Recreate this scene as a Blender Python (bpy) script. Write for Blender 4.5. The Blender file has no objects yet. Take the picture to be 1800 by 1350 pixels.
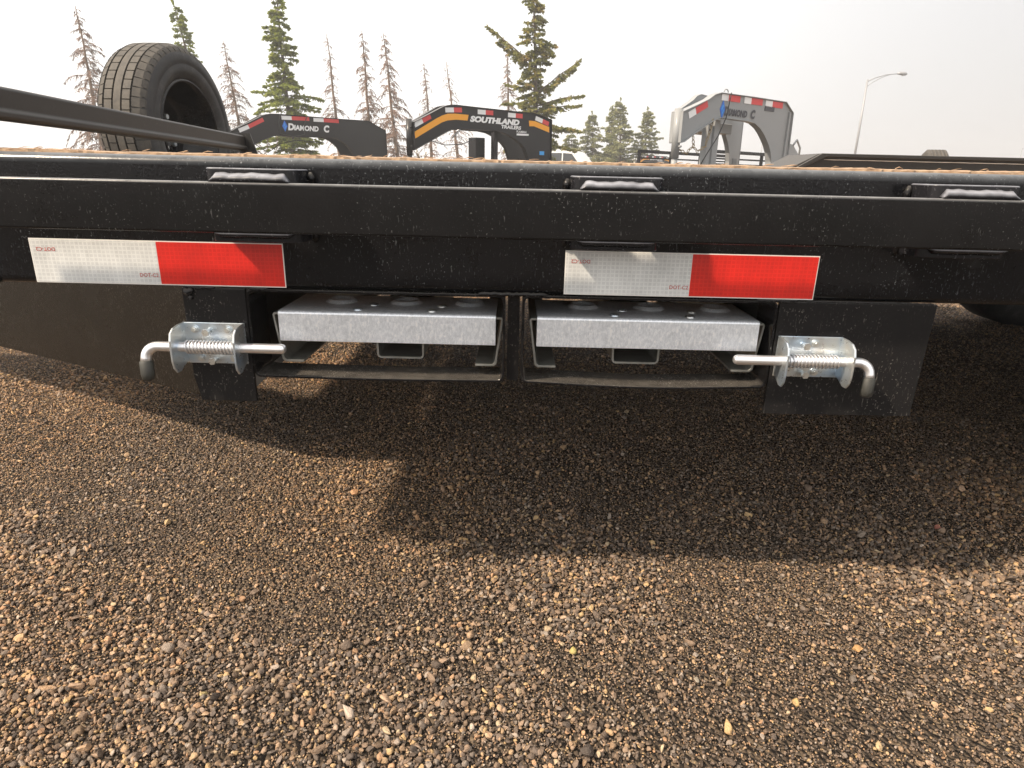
import bpy, bmesh, math, random
import numpy as np
from mathutils import Vector, Matrix, noise
PI = math.pi
scene = bpy.context.scene
col = scene.collection

# ------------------------------------------------------------------ camera
CAM_H = 0.62
cam_data = bpy.data.cameras.new('camera'); cam = bpy.data.objects.new('camera', cam_data)
col.objects.link(cam); scene.camera = cam
cam_data.sensor_width = 36; cam_data.lens = 22.5
cam_data.clip_start = 0.02; cam_data.clip_end = 3000
pitch = math.radians(18.4); roll = math.atan(0.0233)
cam.matrix_world = (Matrix.Translation((0, 0, CAM_H)) @ Matrix.Rotation(PI/2 - pitch, 4, 'X')
                    @ Matrix.Rotation(roll, 4, 'Z'))
# ------------------------------------------------------------------ sky and sun
SUN_DIR = Vector((-0.85, -0.43, 1.0)).normalized()
world = bpy.data.worlds.new('World'); scene.world = world; world.use_nodes = True
nt = world.node_tree; N = nt.nodes; L = nt.links
bg = N['Background']; sky = N.new('ShaderNodeTexSky'); sky.sky_type = 'NISHITA'; sky.sun_disc = False
sky.sun_elevation = math.asin(SUN_DIR.z); sky.sun_rotation = math.atan2(SUN_DIR.x, SUN_DIR.y)
sky.air_density = 1.4; sky.dust_density = 6.0; sky.ozone_density = 1.0
mixw = N.new('ShaderNodeMix'); mixw.data_type = 'RGBA'; mixw.inputs[0].default_value = 0.86
# thin bright high haze over the blue, a little dimmer away from the sun
tcw = N.new('ShaderNodeTexCoord'); dotw = N.new('ShaderNodeVectorMath'); dotw.operation = 'DOT_PRODUCT'
dotw.inputs[1].default_value = (0.86, 0.48, -0.15); L.new(tcw.outputs['Generated'], dotw.inputs[0])
rmp = N.new('ShaderNodeValToRGB'); rmp.color_ramp.interpolation = 'EASE'
rmp.color_ramp.elements[0].position = 0.35; rmp.color_ramp.elements[0].color = (1.14, 1.13, 1.12, 1)
rmp.color_ramp.elements[1].position = 0.98; rmp.color_ramp.elements[1].color = (0.60, 0.585, 0.585, 1)
L.new(dotw.outputs['Value'], rmp.inputs[0])
vm = N.new('ShaderNodeVectorMath'); vm.operation = 'SCALE'; vm.inputs['Scale'].default_value = 10.0
L.new(rmp.outputs[0], vm.inputs[0]); L.new(vm.outputs[0], mixw.inputs[7])
L.new(sky.outputs[0], mixw.inputs[6]); L.new(mixw.outputs[2], bg.inputs[0])
bg.inputs[1].default_value = 0.1
sd = bpy.data.lights.new('sun', 'SUN'); sun = bpy.data.objects.new('sun', sd); col.objects.link(sun)
sd.energy = 5.0; sd.angle = math.radians(2.8); sd.color = (1.0, 0.84, 0.66)
sun.rotation_euler = SUN_DIR.to_track_quat('Z', 'Y').to_euler(); sun.location = (-6, -4, 9)
scene.view_settings.view_transform = 'Standard'; scene.view_settings.look = 'None'
scene.view_settings.exposure = 0.5; scene.view_settings.gamma = 1.0
scene.view_settings.use_curve_mapping = False
scene.render.engine = 'CYCLES'
scene.cycles.max_bounces = 6; scene.cycles.diffuse_bounces = 3; scene.cycles.glossy_bounces = 3
scene.cycles.volume_bounces = 0; scene.cycles.use_denoising = True

# ------------------------------------------------------------------ materials
def mat(name, base, rough=0.5, metal=0.0, spec=0.5):
    m = bpy.data.materials.new(name); m.use_nodes = True
    b = m.node_tree.nodes['Principled BSDF']
    b.inputs['Base Color'].default_value = (*base, 1); b.inputs['Roughness'].default_value = rough
    b.inputs['Metallic'].default_value = metal; b.inputs['Specular IOR Level'].default_value = spec
    return m, m.node_tree, b
def nd(t, kind, **kw):
    n = t.nodes.new(kind)
    for k, v in kw.items(): setattr(n, k, v)
    return n
def coords(t, scale=(1, 1, 1)):
    tc = nd(t, 'ShaderNodeTexCoord'); mp = nd(t, 'ShaderNodeMapping')
    mp.inputs['Scale'].default_value = scale
    t.links.new(tc.outputs['Object'], mp.inputs[0]); return mp.outputs[0]
def noise_n(t, vec, scale, detail=3, rough=0.55):
    n = nd(t, 'ShaderNodeTexNoise'); n.inputs['Scale'].default_value = scale
    n.inputs['Detail'].default_value = detail; n.inputs['Roughness'].default_value = rough
    t.links.new(vec, n.inputs['Vector']); return n.outputs[0]
def ramp(t, fac, stops, interp='LINEAR'):
    r = nd(t, 'ShaderNodeValToRGB'); cr = r.color_ramp; cr.interpolation = interp
    while len(cr.elements) < len(stops): cr.elements.new(0.5)
    for e, (p, c) in zip(cr.elements, stops):
        e.position = p; e.color = (c, c, c, 1) if not hasattr(c, '__len__') else (*c, 1)
    t.links.new(fac, r.inputs[0]); return r.outputs[0]
def math_n(t, op, a, b=None, clamp=False):
    n = nd(t, 'ShaderNodeMath', operation=op); n.use_clamp = clamp
    for i, v in enumerate((a, b)):
        if v is None: continue
        if isinstance(v, (int, float)): n.inputs[i].default_value = v
        else: t.links.new(v, n.inputs[i])
    return n.outputs[0]
def mixc(t, fac, a, b):
    n = nd(t, 'ShaderNodeMix', data_type='RGBA')
    for i, v in ((0, fac), (6, a), (7, b)):
        if isinstance(v, (int, float)): n.inputs[i].default_value = v
        elif isinstance(v, tuple): n.inputs[i].default_value = (*v, 1)
        else: t.links.new(v, n.inputs[i])
    return n.outputs[2]
def bump(t, b, h, strength, dist):
    n = nd(t, 'ShaderNodeBump'); n.inputs['Strength'].default_value = strength
    n.inputs['Distance'].default_value = dist
    t.links.new(h, n.inputs['Height']); t.links.new(n.outputs[0], b.inputs['Normal'])

def painted(name, base=(0.005, 0.005, 0.006), rough=0.13, dust=1.0, dust_sheen_col=(0.34, 0.31, 0.27), peel=1.0, settle_sheen=0.22):
    m, t, b = mat(name, base, rough, 0, 0.27)
    v = coords(t); vs = coords(t, (1, 1, 0.22))
    # flecks of dried dust: fine specks and short vertical run marks
    f1 = ramp(t, noise_n(t, v, 330, 2, 0.6), [(0.645, 0), (0.73, 1)])
    f2 = ramp(t, noise_n(t, vs, 420, 2, 0.6), [(0.635, 0), (0.75, 1)])
    patch = ramp(t, noise_n(t, v, 9, 3), [(0.40, 0.06), (0.64, 1)])
    fleck = math_n(t, 'MULTIPLY', math_n(t, 'ADD', f1, math_n(t, 'MULTIPLY', f2, 0.7), True), patch)
    fleck = math_n(t, 'MULTIPLY', fleck, 0.42 * dust)
    film = math_n(t, 'MULTIPLY', ramp(t, noise_n(t, v, 14, 5, 0.7), [(0.3, 0.2), (0.75, 1)]), 0.014 * dust)
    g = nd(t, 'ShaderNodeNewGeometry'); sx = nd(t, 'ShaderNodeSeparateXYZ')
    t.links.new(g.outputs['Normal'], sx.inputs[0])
    up = math_n(t, 'MULTIPLY', math_n(t, 'POWER', math_n(t, 'MAXIMUM', sx.outputs[2], 0.0), 1.5), settle_sheen)  # up-facing dust, also standing in for sky sheen on rounded tops
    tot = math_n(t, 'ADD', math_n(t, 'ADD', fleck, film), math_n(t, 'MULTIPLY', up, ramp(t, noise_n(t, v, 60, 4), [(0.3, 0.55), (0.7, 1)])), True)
    t.links.new(mixc(t, tot, base, dust_sheen_col), b.inputs['Base Color'])
    t.links.new(math_n(t, 'ADD', math_n(t, 'MULTIPLY', tot, 0.55), rough, True), b.inputs['Roughness'])
    bump(t, b, noise_n(t, v, 360, 1, 0.4), 0.05 * peel, 0.002)
    return m
M = {}
M['paint'] = painted('black_gloss_paint')
M['paint_beam'] = painted('black_beam_paint', settle_sheen=0.5, dust_sheen_col=(0.29, 0.31, 0.33))  # bluish dust colour stands in for sky mirrored along the top corner
M['paint_pocket'] = painted('black_pocket_paint', base=(0.012, 0.012, 0.014), rough=0.2, settle_sheen=1.0, dust=0.8, dust_sheen_col=(0.34, 0.35, 0.39))  # lavender dust colour also paints in sky reflected by the sloped welds
M['paint_plate'] = painted('black_plate_paint', base=(0.010, 0.010, 0.011), rough=0.2, dust=1.3)
M['paint_rail'] = painted('black_rail_paint', base=(0.006, 0.006, 0.0065), dust=1.15, settle_sheen=0.7, dust_sheen_col=(0.33, 0.33, 0.33))  # pale dust also paints the highlight on the rail's top edge
M['paint_brown'] = painted('dusty_ground_sheen_paint', base=(0.012, 0.010, 0.008), rough=0.27, dust=0.7)  # brown base stands in for the ground reflected in the black drawbar
M['paint_dull'] = painted('worn_black_paint', base=(0.02, 0.02, 0.02), rough=0.42, dust=0.6)
M['trailer_black'] = painted('trailer_black_paint', base=(0.018, 0.018, 0.02), rough=0.25, dust=0.0, peel=0.0, settle_sheen=0.3)
M['trailer_grey'] = painted('trailer_grey_paint', base=(0.27, 0.28, 0.285), rough=0.32, dust=0.0, peel=0.0, settle_sheen=0.2)

def galv():
    m, t, b = mat('galvanised_steel', (0.55, 0.56, 0.57), 0.42, 0.5)
    v = coords(t); vo = nd(t, 'ShaderNodeTexVoronoi'); vo.inputs['Scale'].default_value = 260
    t.links.new(v, vo.inputs['Vector'])
    sp = nd(t, 'ShaderNodeSeparateColor'); t.links.new(vo.outputs['Color'], sp.inputs[0])
    vz = coords(t, (1, 1, 0.35))
    a = math_n(t, 'ADD', math_n(t, 'MULTIPLY', sp.outputs[0], 0.16), math_n(t, 'MULTIPLY', noise_n(t, vz, 520, 3, 0.75), 0.84))
    c = ramp(t, a, [(0.25, (0.66, 0.69, 0.73)), (0.48, (0.80, 0.83, 0.87)), (0.58, (0.90, 0.93, 0.97)), (0.66, (1.0, 1.0, 1.0))])
    st = ramp(t, noise_n(t, coords(t, (1, 1, 0.15)), 22, 4), [(0.35, 0.92), (0.6, 1)])
    t.links.new(mixc(t, st, (0.50, 0.49, 0.46), c), b.inputs['Base Color'])
    t.links.new(ramp(t, a, [(0.2, 0.28), (0.8, 0.42)]), b.inputs['Roughness'])
    bump(t, b, a, 0.12, 0.0006)
    return m
M['galv'] = galv()
def galv_in():
    m, t, b = mat('dull_galvanised_steel', (0.3, 0.3, 0.28), 0.42, 0.75)
    v = coords(t)
    t.links.new(ramp(t, noise_n(t, v, 25, 5, 0.7), [(0.3, (0.20, 0.20, 0.18)), (0.7, (0.42, 0.42, 0.39))]), b.inputs['Base Color'])
    return m
M['galv_dull'] = galv_in()
def zinc():
    m, t, b = mat('zinc_plating', (0.8, 0.82, 0.84), 0.34, 0.85)
    v = coords(t)
    c = ramp(t, noise_n(t, v, 30, 1, 0.5), [(0.3, (0.50, 0.61, 0.73)), (0.5, (0.65, 0.70, 0.73)), (0.7, (0.72, 0.71, 0.66))])
    t.links.new(c, b.inputs['Base Color'])
    t.links.new(ramp(t, noise_n(t, v, 160, 3), [(0.3, 0.26), (0.7, 0.36)]), b.inputs['Roughness'])
    return m
M['zinc'] = zinc()
M['zinc_pin'] = mat('zinc_pin', (0.86, 0.86, 0.87), 0.3, 0.85)[0]
M['grip'] = mat('grey_rubber_grip', (0.03, 0.03, 0.026), 0.6)[0]
def tape_mat(name, c1, c2):
    m, t, b = mat(name, c1, 0.3)
    br = nd(t, 'ShaderNodeTexBrick'); br.offset = 0.0
    v = coords(t); sw = nd(t, 'ShaderNodeSeparateXYZ'); t.links.new(v, sw.inputs[0])
    cb = nd(t, 'ShaderNodeCombineXYZ'); t.links.new(sw.outputs[0], cb.inputs[0]); t.links.new(sw.outputs[2], cb.inputs[1])
    br.inputs['Scale'].default_value = 1.0; br.inputs['Brick Width'].default_value = 0.0052; br.inputs['Row Height'].default_value = 0.0048
    br.inputs['Mortar Size'].default_value = 0.0011; br.inputs['Mortar Smooth'].default_value = 0.8
    br.inputs['Color1'].default_value = (*c1, 1); br.inputs['Color2'].default_value = (*[x*0.92 for x in c1], 1); br.inputs['Mortar'].default_value = (*c2, 1)
    t.links.new(cb.outputs[0], br.inputs['Vector'])
    g = ramp(t, noise_n(t, coords(t, (1, 1, 0.5)), 26, 6, 0.75), [(0.3, 0.76), (0.62, 1)])
    mx = nd(t, 'ShaderNodeMix', data_type='RGBA', blend_type='MULTIPLY'); mx.inputs[0].default_value = 1
    t.links.new(br.outputs[0], mx.inputs[6]); t.links.new(g, mx.inputs[7]); t.links.new(mx.outputs[2], b.inputs['Base Color'])
    return m
M['tape_white'] = tape_mat('white_reflective_tape', (0.69, 0.70, 0.69), (0.78, 0.79, 0.77))
M['tape_red'] = tape_mat('red_reflective_tape', (0.68, 0.020, 0.012), (0.73, 0.028, 0.017))
M['tape_edge'] = mat('tape_edge', (0.8, 0.78, 0.74), 0.4)[0]
M['red_print'] = mat('red_print', (0.45, 0.07, 0.06), 0.5)[0]
M['decal_white'] = mat('white_decal', (0.8, 0.8, 0.8), 0.4)[0]
M['decal_black'] = mat('black_decal', (0.03, 0.03, 0.035), 0.4)[0]
M['decal_yellow'] = mat('yellow_decal', (0.85, 0.36, 0.02), 0.4)[0]
M['decal_blue'] = mat('blue_decal', (0.03, 0.16, 0.62), 0.4)[0]
M['decal_cyan'] = mat('light_blue_decal', (0.04, 0.33, 0.75), 0.4)[0]
M['decal_red'] = mat('red_decal', (0.62, 0.05, 0.05), 0.4)[0]
M['decal_grey'] = mat('grey_decal', (0.05, 0.05, 0.06), 0.4)[0]
M['steel_rust'] = mat('chain_steel', (0.32, 0.25, 0.15), 0.4, 0.7)[0]
M['hose'] = mat('black_cable', (0.02, 0.02, 0.02), 0.5)[0]
M['white_body'] = mat('white_car_paint', (0.75, 0.75, 0.74), 0.3)[0]
M['glass_dark'] = mat('dark_window_glass', (0.03, 0.035, 0.04), 0.08)[0]
M['lamp_grey'] = mat('lamp_grey', (0.30, 0.30, 0.31), 0.5, 0.3)[0]
M['lens'] = mat('lamp_lens', (0.5, 0.5, 0.48), 0.3)[0]
def tyre_mat():
    m, t, b = mat('tyre_rubber', (0.05, 0.045, 0.04), 0.62)
    v = coords(t)
    t.links.new(ramp(t, noise_n(t, v, 24, 6, 0.75), [(0.32, (0.018, 0.018, 0.020)), (0.55, (0.032, 0.031, 0.030)), (0.8, (0.09, 0.085, 0.08))]), b.inputs['Base Color'])
    bump(t, b, noise_n(t, v, 180, 3), 0.2, 0.001)
    return m
M['tyre'] = tyre_mat()
def tread_mat():
    m, t, b = mat('dusty_tread_rubber', (0.12, 0.095, 0.07), 0.75)
    v = coords(t)
    t.links.new(ramp(t, noise_n(t, v, 30, 6, 0.75), [(0.3, (0.042, 0.039, 0.036)), (0.7, (0.10, 0.088, 0.072))]), b.inputs['Base Color'])
    return m
M['tread'] = tread_mat()
def wood_mat():
    m, t, b = mat('rough_deck_wood', (0.3, 0.16, 0.08), 0.85)
    v = coords(t, (0.25, 1, 1))
    t.links.new(ramp(t, noise_n(t, v, 300, 5, 0.7), [(0.3, (0.22, 0.13, 0.075)), (0.5, (0.36, 0.24, 0.15)), (0.7, (0.50, 0.38, 0.26))]), b.inputs['Base Color'])
    bump(t, b, noise_n(t, v, 300, 5, 0.7), 0.6, 0.002)
    return m
M['wood'] = wood_mat()
def stone_mat():
    m, t, b = mat('gravel_stone', (0.1, 0.08, 0.06), 0.62)
    at = nd(t, 'ShaderNodeAttribute', attribute_type='INSTANCER', attribute_name='tint')
    tc = nd(t, 'ShaderNodeTexCoord')
    n = noise_n(t, tc.outputs['Object'], 2.2, 5, 0.7)
    k = ramp(t, n, [(0.3, 0.62), (0.5, 1.0), (0.75, 1.35)])
    mx = nd(t, 'ShaderNodeMix', data_type='RGBA', blend_type='MULTIPLY'); mx.inputs[0].default_value = 1
    t.links.new(at.outputs['Color'], mx.inputs[6]); t.links.new(k, mx.inputs[7])
    t.links.new(mx.outputs[2], b.inputs['Base Color'])
    bump(t, b, noise_n(t, tc.outputs['Object'], 7, 4, 0.6), 0.35, 0.06)
    return m
M['stone'] = stone_mat()
def ground_mat():
    m, t, b = mat('gravel_dirt_ground', (0.08, 0.06, 0.045), 0.9, 0, 0.25)
    v = coords(t)
    vo = nd(t, 'ShaderNodeTexVoronoi'); vo.inputs['Scale'].default_value = 150; t.links.new(v, vo.inputs['Vector'])
    sp = nd(t, 'ShaderNodeSeparateColor'); t.links.new(vo.outputs['Color'], sp.inputs[0])
    pal = ramp(t, sp.outputs[0], [(0.0, (0.035, 0.027, 0.021)), (0.45, (0.075, 0.056, 0.042)), (0.7, (0.12, 0.088, 0.06)), (0.9, (0.2, 0.145, 0.095)), (1.0, (0.34, 0.26, 0.17))])
    dirt = ramp(t, noise_n(t, v, 700, 4, 0.8), [(0.3, (0.035, 0.027, 0.02)), (0.7, (0.13, 0.098, 0.07))])
    c = mixc(t, 0.55, pal, dirt)
    big = ramp(t, noise_n(t, v, 3.0, 4), [(0.3, 1.1), (0.7, 1.5)])
    mx = nd(t, 'ShaderNodeMix', data_type='RGBA', blend_type='MULTIPLY'); mx.inputs[0].default_value = 1
    t.links.new(c, mx.inputs[6]); t.links.new(big, mx.inputs[7]); t.links.new(mx.outputs[2], b.inputs['Base Color'])
    h = math_n(t, 'ADD', math_n(t, 'MULTIPLY', vo.outputs['Distance'], -60.0), noise_n(t, v, 500, 4, 0.8))
    bump(t, b, h, 0.8, 0.003)
    return m
M['ground'] = ground_mat()
def bark(name, a, c):
    m, t, b = mat(name, a, 0.9); v = coords(t)
    t.links.new(ramp(t, noise_n(t, v, 9, 5, 0.7), [(0.3, a), (0.7, c)]), b.inputs['Base Color']); return m
M['bark_dead'] = bark('dead_bark', (0.10, 0.065, 0.045), (0.24, 0.17, 0.12))
M['bark'] = bark('spruce_bark', (0.06, 0.045, 0.035), (0.16, 0.12, 0.09))
M['twig_dead'] = bark('dead_twigs', (0.13, 0.08, 0.06), (0.27, 0.18, 0.135))
def needle_mat(name, a, b2, c2):
    m, t, b = mat(name, a, 0.7); v = coords(t)
    t.links.new(ramp(t, noise_n(t, v, 2.6, 5, 0.75), [(0.3, a), (0.52, b2), (0.72, c2)]), b.inputs['Base Color'])
    b.inputs['Subsurface Weight'].default_value = 0.0
    tr = nd(t, 'ShaderNodeBsdfTranslucent'); ms = nd(t, 'ShaderNodeMixShader'); ms.inputs[0].default_value = 0.3
    t.links.new(b.inputs['Base Color'].links[0].from_socket, tr.inputs[0])
    out = t.nodes['Material Output']; t.links.new(b.outputs[0], ms.inputs[1]); t.links.new(tr.outputs[0], ms.inputs[2]); t.links.new(ms.outputs[0], out.inputs[0])
    return m
M['needle'] = needle_mat('green_needles', (0.085, 0.12, 0.016), (0.24, 0.28, 0.04), (0.42, 0.43, 0.09))
M['needle_brown'] = needle_mat('browning_needles', (0.10, 0.12, 0.022), (0.24, 0.24, 0.05), (0.46, 0.28, 0.11))
M['needle_pale'] = needle_mat('dusty_green_needles', (0.16, 0.18, 0.08), (0.27, 0.28, 0.12), (0.38, 0.33, 0.17))

# ------------------------------------------------------------------ mesh helpers
class MB:
    def __init__(self): self.v = []; self.f = []; self.sm = []
    def add(self, vs, fs, smooth=False):
        n = len(self.v); self.v.extend([tuple(p) for p in vs]); self.f.extend([tuple(i+n for i in q) for q in fs])
        self.sm.extend([smooth]*len(fs)); return self
    def box(self, x0, x1, y0, y1, z0, z1):
        v = [(x, y, z) for x in (x0, x1) for y in (y0, y1) for z in (z0, z1)]
        return self.add(v, [(0,1,3,2),(4,6,7,5),(0,4,5,1),(2,3,7,6),(0,2,6,4),(1,5,7,3)])
    def prism(self, prof, a0, a1, axis, smooth=False, nseg=1, cap=True):
        """prof: closed 2D outline; axis x: (y,z); y: (x,z); z: (x,y)"""
        n = len(prof); P = {'x': lambda a, p: (a, p[0], p[1]), 'y': lambda a, p: (p[0], a, p[1]), 'z': lambda a, p: (p[0], p[1], a)}[axis]
        v = [P(a0 + (a1-a0)*k/nseg, p) for k in range(nseg+1) for p in prof]
        f = [(k*n+i, k*n+(i+1) % n, (k+1)*n+(i+1) % n, (k+1)*n+i) for k in range(nseg) for i in range(n)]
        self.add(v, f, smooth)
        if cap: 
            m = len(self.v)-len(v); self.f += [tuple(m+i for i in range(n)), tuple(m+nseg*n+i for i in reversed(range(n)))]; self.sm += [False, False]
        return self
    def tube(self, pts, r, n=8, smooth=True, cap=True, squash=None):
        pts = [Vector(p) for p in pts]; rs = r if hasattr(r, '__len__') else [r]*len(pts)
        vs = []; up = None
        for i, p in enumerate(pts):
            d = (pts[min(i+1, len(pts)-1)] - pts[max(i-1, 0)]).normalized()
            if up is None:
                up = Vector((0, 0, 1)) if abs(d.z) < 0.9 else Vector((0, 1, 0))
            a = (up - d*up.dot(d))
            a = a.normalized() if a.length > 1e-6 else d.orthogonal().normalized()
            up = a; b = d.cross(a)
            for k in range(n):
                t = 2*PI*k/n; vs.append(p + (a*math.cos(t) + b*math.sin(t))*rs[i])
        f = [(i*n+k, i*n+(k+1) % n, (i+1)*n+(k+1) % n, (i+1)*n+k) for i in range(len(pts)-1) for k in range(n)]
        self.add(vs, f, smooth)
        if cap:
            m = len(self.v)-len(vs); self.f += [tuple(m+k for k in reversed(range(n))), tuple(m+(len(pts)-1)*n+k for k in range(n))]; self.sm += [False, False]
        return self
    def cyl(self, c, axis, r, h, n=24, r2=None, smooth=True):
        c = Vector(c); d = {'x': Vector((1,0,0)), 'y': Vector((0,1,0)), 'z': Vector((0,0,1))}[axis] if isinstance(axis, str) else Vector(axis).normalized()
        return self.tube([c, c + d*h], [r, r if r2 is None else r2], n, smooth)
    def lathe(self, prof, c, axis='x', n=48, smooth=True):
        c = Vector(c); vs = []
        for i in range(n):
            t = 2*PI*i/n; co, si = math.cos(t), math.sin(t)
            for (a, r) in prof:
                vs.append(c + (Vector((a, r*co, r*si)) if axis == 'x' else Vector((r*co, a, r*si)) if axis == 'y' else Vector((r*co, r*si, a))))
        m = len(prof)
        f = [(i*m+j, i*m+j+1, ((i+1) % n)*m+j+1, ((i+1) % n)*m+j) for i in range(n) for j in range(m-1)]
        return self.add(vs, f, smooth)
ORG = {}
def obj(name, mb, material, parent=None, bevel=0, loc=None, fix=True):
    org = ORG.get(parent.name, Vector((0,0,0))) if parent else Vector((0,0,0))
    me = bpy.data.meshes.new(name)
    me.from_pydata([Vector(p)-org for p in mb.v], [], mb.f)
    me.polygons.foreach_set('use_smooth', mb.sm)
    if fix:
        bm = bmesh.new(); bm.from_mesh(me); bmesh.ops.recalc_face_normals(bm, faces=bm.faces); bm.to_mesh(me); bm.free()
    me.materials.append(material); me.update()
    o = bpy.data.objects.new(name, me); col.objects.link(o)
    if parent: o.parent = parent
    ORG[o.name] = org
    if bevel:
        b = o.modifiers.new('b', 'BEVEL'); b.width = bevel; b.segments = 3; b.limit_method = 'ANGLE'; b.angle_limit = math.radians(40)
        b.harden_normals = False
    return o
def wn(o, ang=40):
    """flat faces stay flat, rounded corners stay smooth"""
    o.modifiers.new('es', 'EDGE_SPLIT').split_angle = math.radians(ang)
    w = o.modifiers.new('wn', 'WEIGHTED_NORMAL'); w.keep_sharp = True; w.weight = 100
    return o
def obj_each(name, mb, material, parent=None, bevel=0, **kw):
    """one object for every separate piece of the mesh"""
    par = list(range(len(mb.v)))
    def find(a):
        while par[a] != a: par[a] = par[par[a]]; a = par[a]
        return a
    for f in mb.f:
        r = find(f[0])
        for i in f[1:]:
            q = find(i)
            if q != r: par[q] = r
    groups = {}
    for f, sm in zip(mb.f, mb.sm): groups.setdefault(find(f[0]), []).append((f, sm))
    out = []
    for g in groups.values():
        ids = sorted({i for f, _ in g for i in f}); mp = {a: k for k, a in enumerate(ids)}
        m = MB(); m.v = [mb.v[i] for i in ids]; m.f = [tuple(mp[i] for i in f) for f, _ in g]; m.sm = [q for _, q in g]
        out.append(obj(name, m, material, parent, bevel, **kw))
    return out
def tag(o, label=None, cat=None, group=None, kind=None):
    for k, v in (('label', label), ('category', cat), ('group', group), ('kind', kind)):
        if v: o[k] = v
    return o
def thing(name, loc, label, cat, group=None, rz=0, shift=True):
    o = bpy.data.objects.new(name, None); col.objects.link(o); o.location = loc; o.rotation_euler.z = rz
    o.empty_display_size = 0.1
    ORG[o.name] = Vector(loc) if shift else Vector((0,0,0))
    return tag(o, label, cat, group)
def copy_tree(o, parent=None):
    c = o.copy(); col.objects.link(c)
    if parent: c.parent = parent
    for ch in list(o.children): copy_tree(ch, c)
    return c
def rr(x0, x1, z0, z1, r, n=5):
    """rounded rectangle outline"""
    out = []
    for cx, cz, a0 in ((x1-r, z1-r, 0), (x0+r, z1-r, PI/2), (x0+r, z0+r, PI), (x1-r, z0+r, 1.5*PI)):
        out += [(cx+r*math.cos(a0+PI/2*k/n), cz+r*math.sin(a0+PI/2*k/n)) for k in range(n+1)]
    return out
def ring_prism(mb, outer, inner, a0, a1, axis='y'):
    n = len(outer); P = (lambda a, p: (p[0], a, p[1])) if axis == 'y' else (lambda a, p: (p[0], p[1], a)) if axis == 'z' else (lambda a, p: (a, p[0], p[1]))
    v = [P(a, p) for a in (a0, a1) for o in (outer, inner) for p in o]
    f = []
    for i in range(n):
        j = (i+1) % n
        f += [(i, j, 2*n+j, 2*n+i), (n+i, 3*n+i, 3*n+j, n+j), (i, n+i, n+j, j), (2*n+i, 2*n+j, 3*n+j, 3*n+i)]
    return mb.add(v, f)
def text_mesh(name, s, size, material, parent, origin, xdir, zdir, bold=0.0, shear=0.0, align='LEFT', sx=1.0):
    cu = bpy.data.curves.new(name, 'FONT'); cu.body = s; cu.size = size; cu.offset = bold*size; cu.shear = shear; cu.align_x = align
    cu.resolution_u = 3
    to = bpy.data.objects.new(name+'_src', cu); col.objects.link(to)
    bpy.context.view_layer.update()
    me = bpy.data.meshes.new_from_object(to.evaluated_get(bpy.context.evaluated_depsgraph_get()))
    bpy.data.objects.remove(to); bpy.data.curves.remove(cu)
    xd, zd, o0 = Vector(xdir), Vector(zdir), Vector(origin)
    for v in me.vertices: v.co = o0 + xd*v.co.x*sx + zd*v.co.y
    me.materials.clear(); me.materials.append(material); me.name = name
    o = bpy.data.objects.new(name, me); col.objects.link(o); o.parent = parent; ORG[o.name] = Vector((0,0,0))
    return o

# ------------------------------------------------------------------ ground sheet and gravel
def gh(x, y):
    """gentle relief of the yard, metres"""
    fade = np.clip((9.0 - np.hypot(x, y-2.0))/4.0, 0, 1)
    h = 0.004*np.sin(2.1*x+1.0)*np.sin(2.7*y+0.4) + 0.003*np.sin(5.3*x+2.0*y) + 0.0022*np.sin(9.7*y-4.1*x+1.3) + 0.0015*np.sin(17*x+3)*np.sin(15*y)
    return h*fade
def axis_pts(lo, hi, step, far):
    a = list(np.arange(lo, hi+1e-6, step)); d = step
    p = hi
    while p < far: d *= 1.35; p += d; a.append(p)
    d = step; p = lo
    while p > -far: d *= 1.35; p -= d; a.insert(0, p)
    return np.array(a)
gx = axis_pts(-3.2, 4.2, 0.03, 900); gy = axis_pts(0.1, 5.5, 0.03, 900)
XX, YY = np.meshgrid(gx, gy); ZZ = gh(XX, YY)
nx, ny = len(gx), len(gy)
idx = np.arange(nx*ny).reshape(ny, nx)
faces = np.stack([idx[:-1, :-1], idx[:-1, 1:], idx[1:, 1:], idx[1:, :-1]], -1).reshape(-1, 4)
me = bpy.data.meshes.new('ground'); me.from_pydata(np.stack([XX, YY, ZZ], -1).reshape(-1, 3).tolist(), [], faces.tolist())
me.polygons.foreach_set('use_smooth', [True]*len(me.polygons)); me.materials.append(M['ground'])
ground = bpy.data.objects.new('ground', me); col.objects.link(ground); tag(ground, kind='structure')

def stone_variant(seed, sub):
    rnd = random.Random(seed); bm = bmesh.new(); bmesh.ops.create_icosphere(bm, subdivisions=sub, radius=0.5)
    off = Vector((rnd.uniform(-50, 50), rnd.uniform(-50, 50), 0))
    cuts = [(Vector((rnd.gauss(0, 1), rnd.gauss(0, 1), rnd.gauss(0, 1))).normalized(), rnd.uniform(0.17, 0.38)) for _ in range(11)]
    for v in bm.verts:
        p = v.co.copy(); p *= 1 + 0.28*noise.noise(p*2.2+off)
        for n_, d_ in cuts:
            e = p.dot(n_) - d_
            if e > 0: p -= n_*e*0.97
        v.co = p
    me = bpy.data.meshes.new('stone'); bm.to_mesh(me); bm.free()
    me.polygons.foreach_set('use_smooth', [seed % 2 == 0]*len(me.polygons)); me.materials.append(M['stone'])
    return me
src = bpy.data.collections.new('stone_source')
for k in range(12):
    so = bpy.data.objects.new('stone_%02d' % k, stone_variant(40+k, 2 if k < 6 else 1)); src.objects.link(so)

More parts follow.
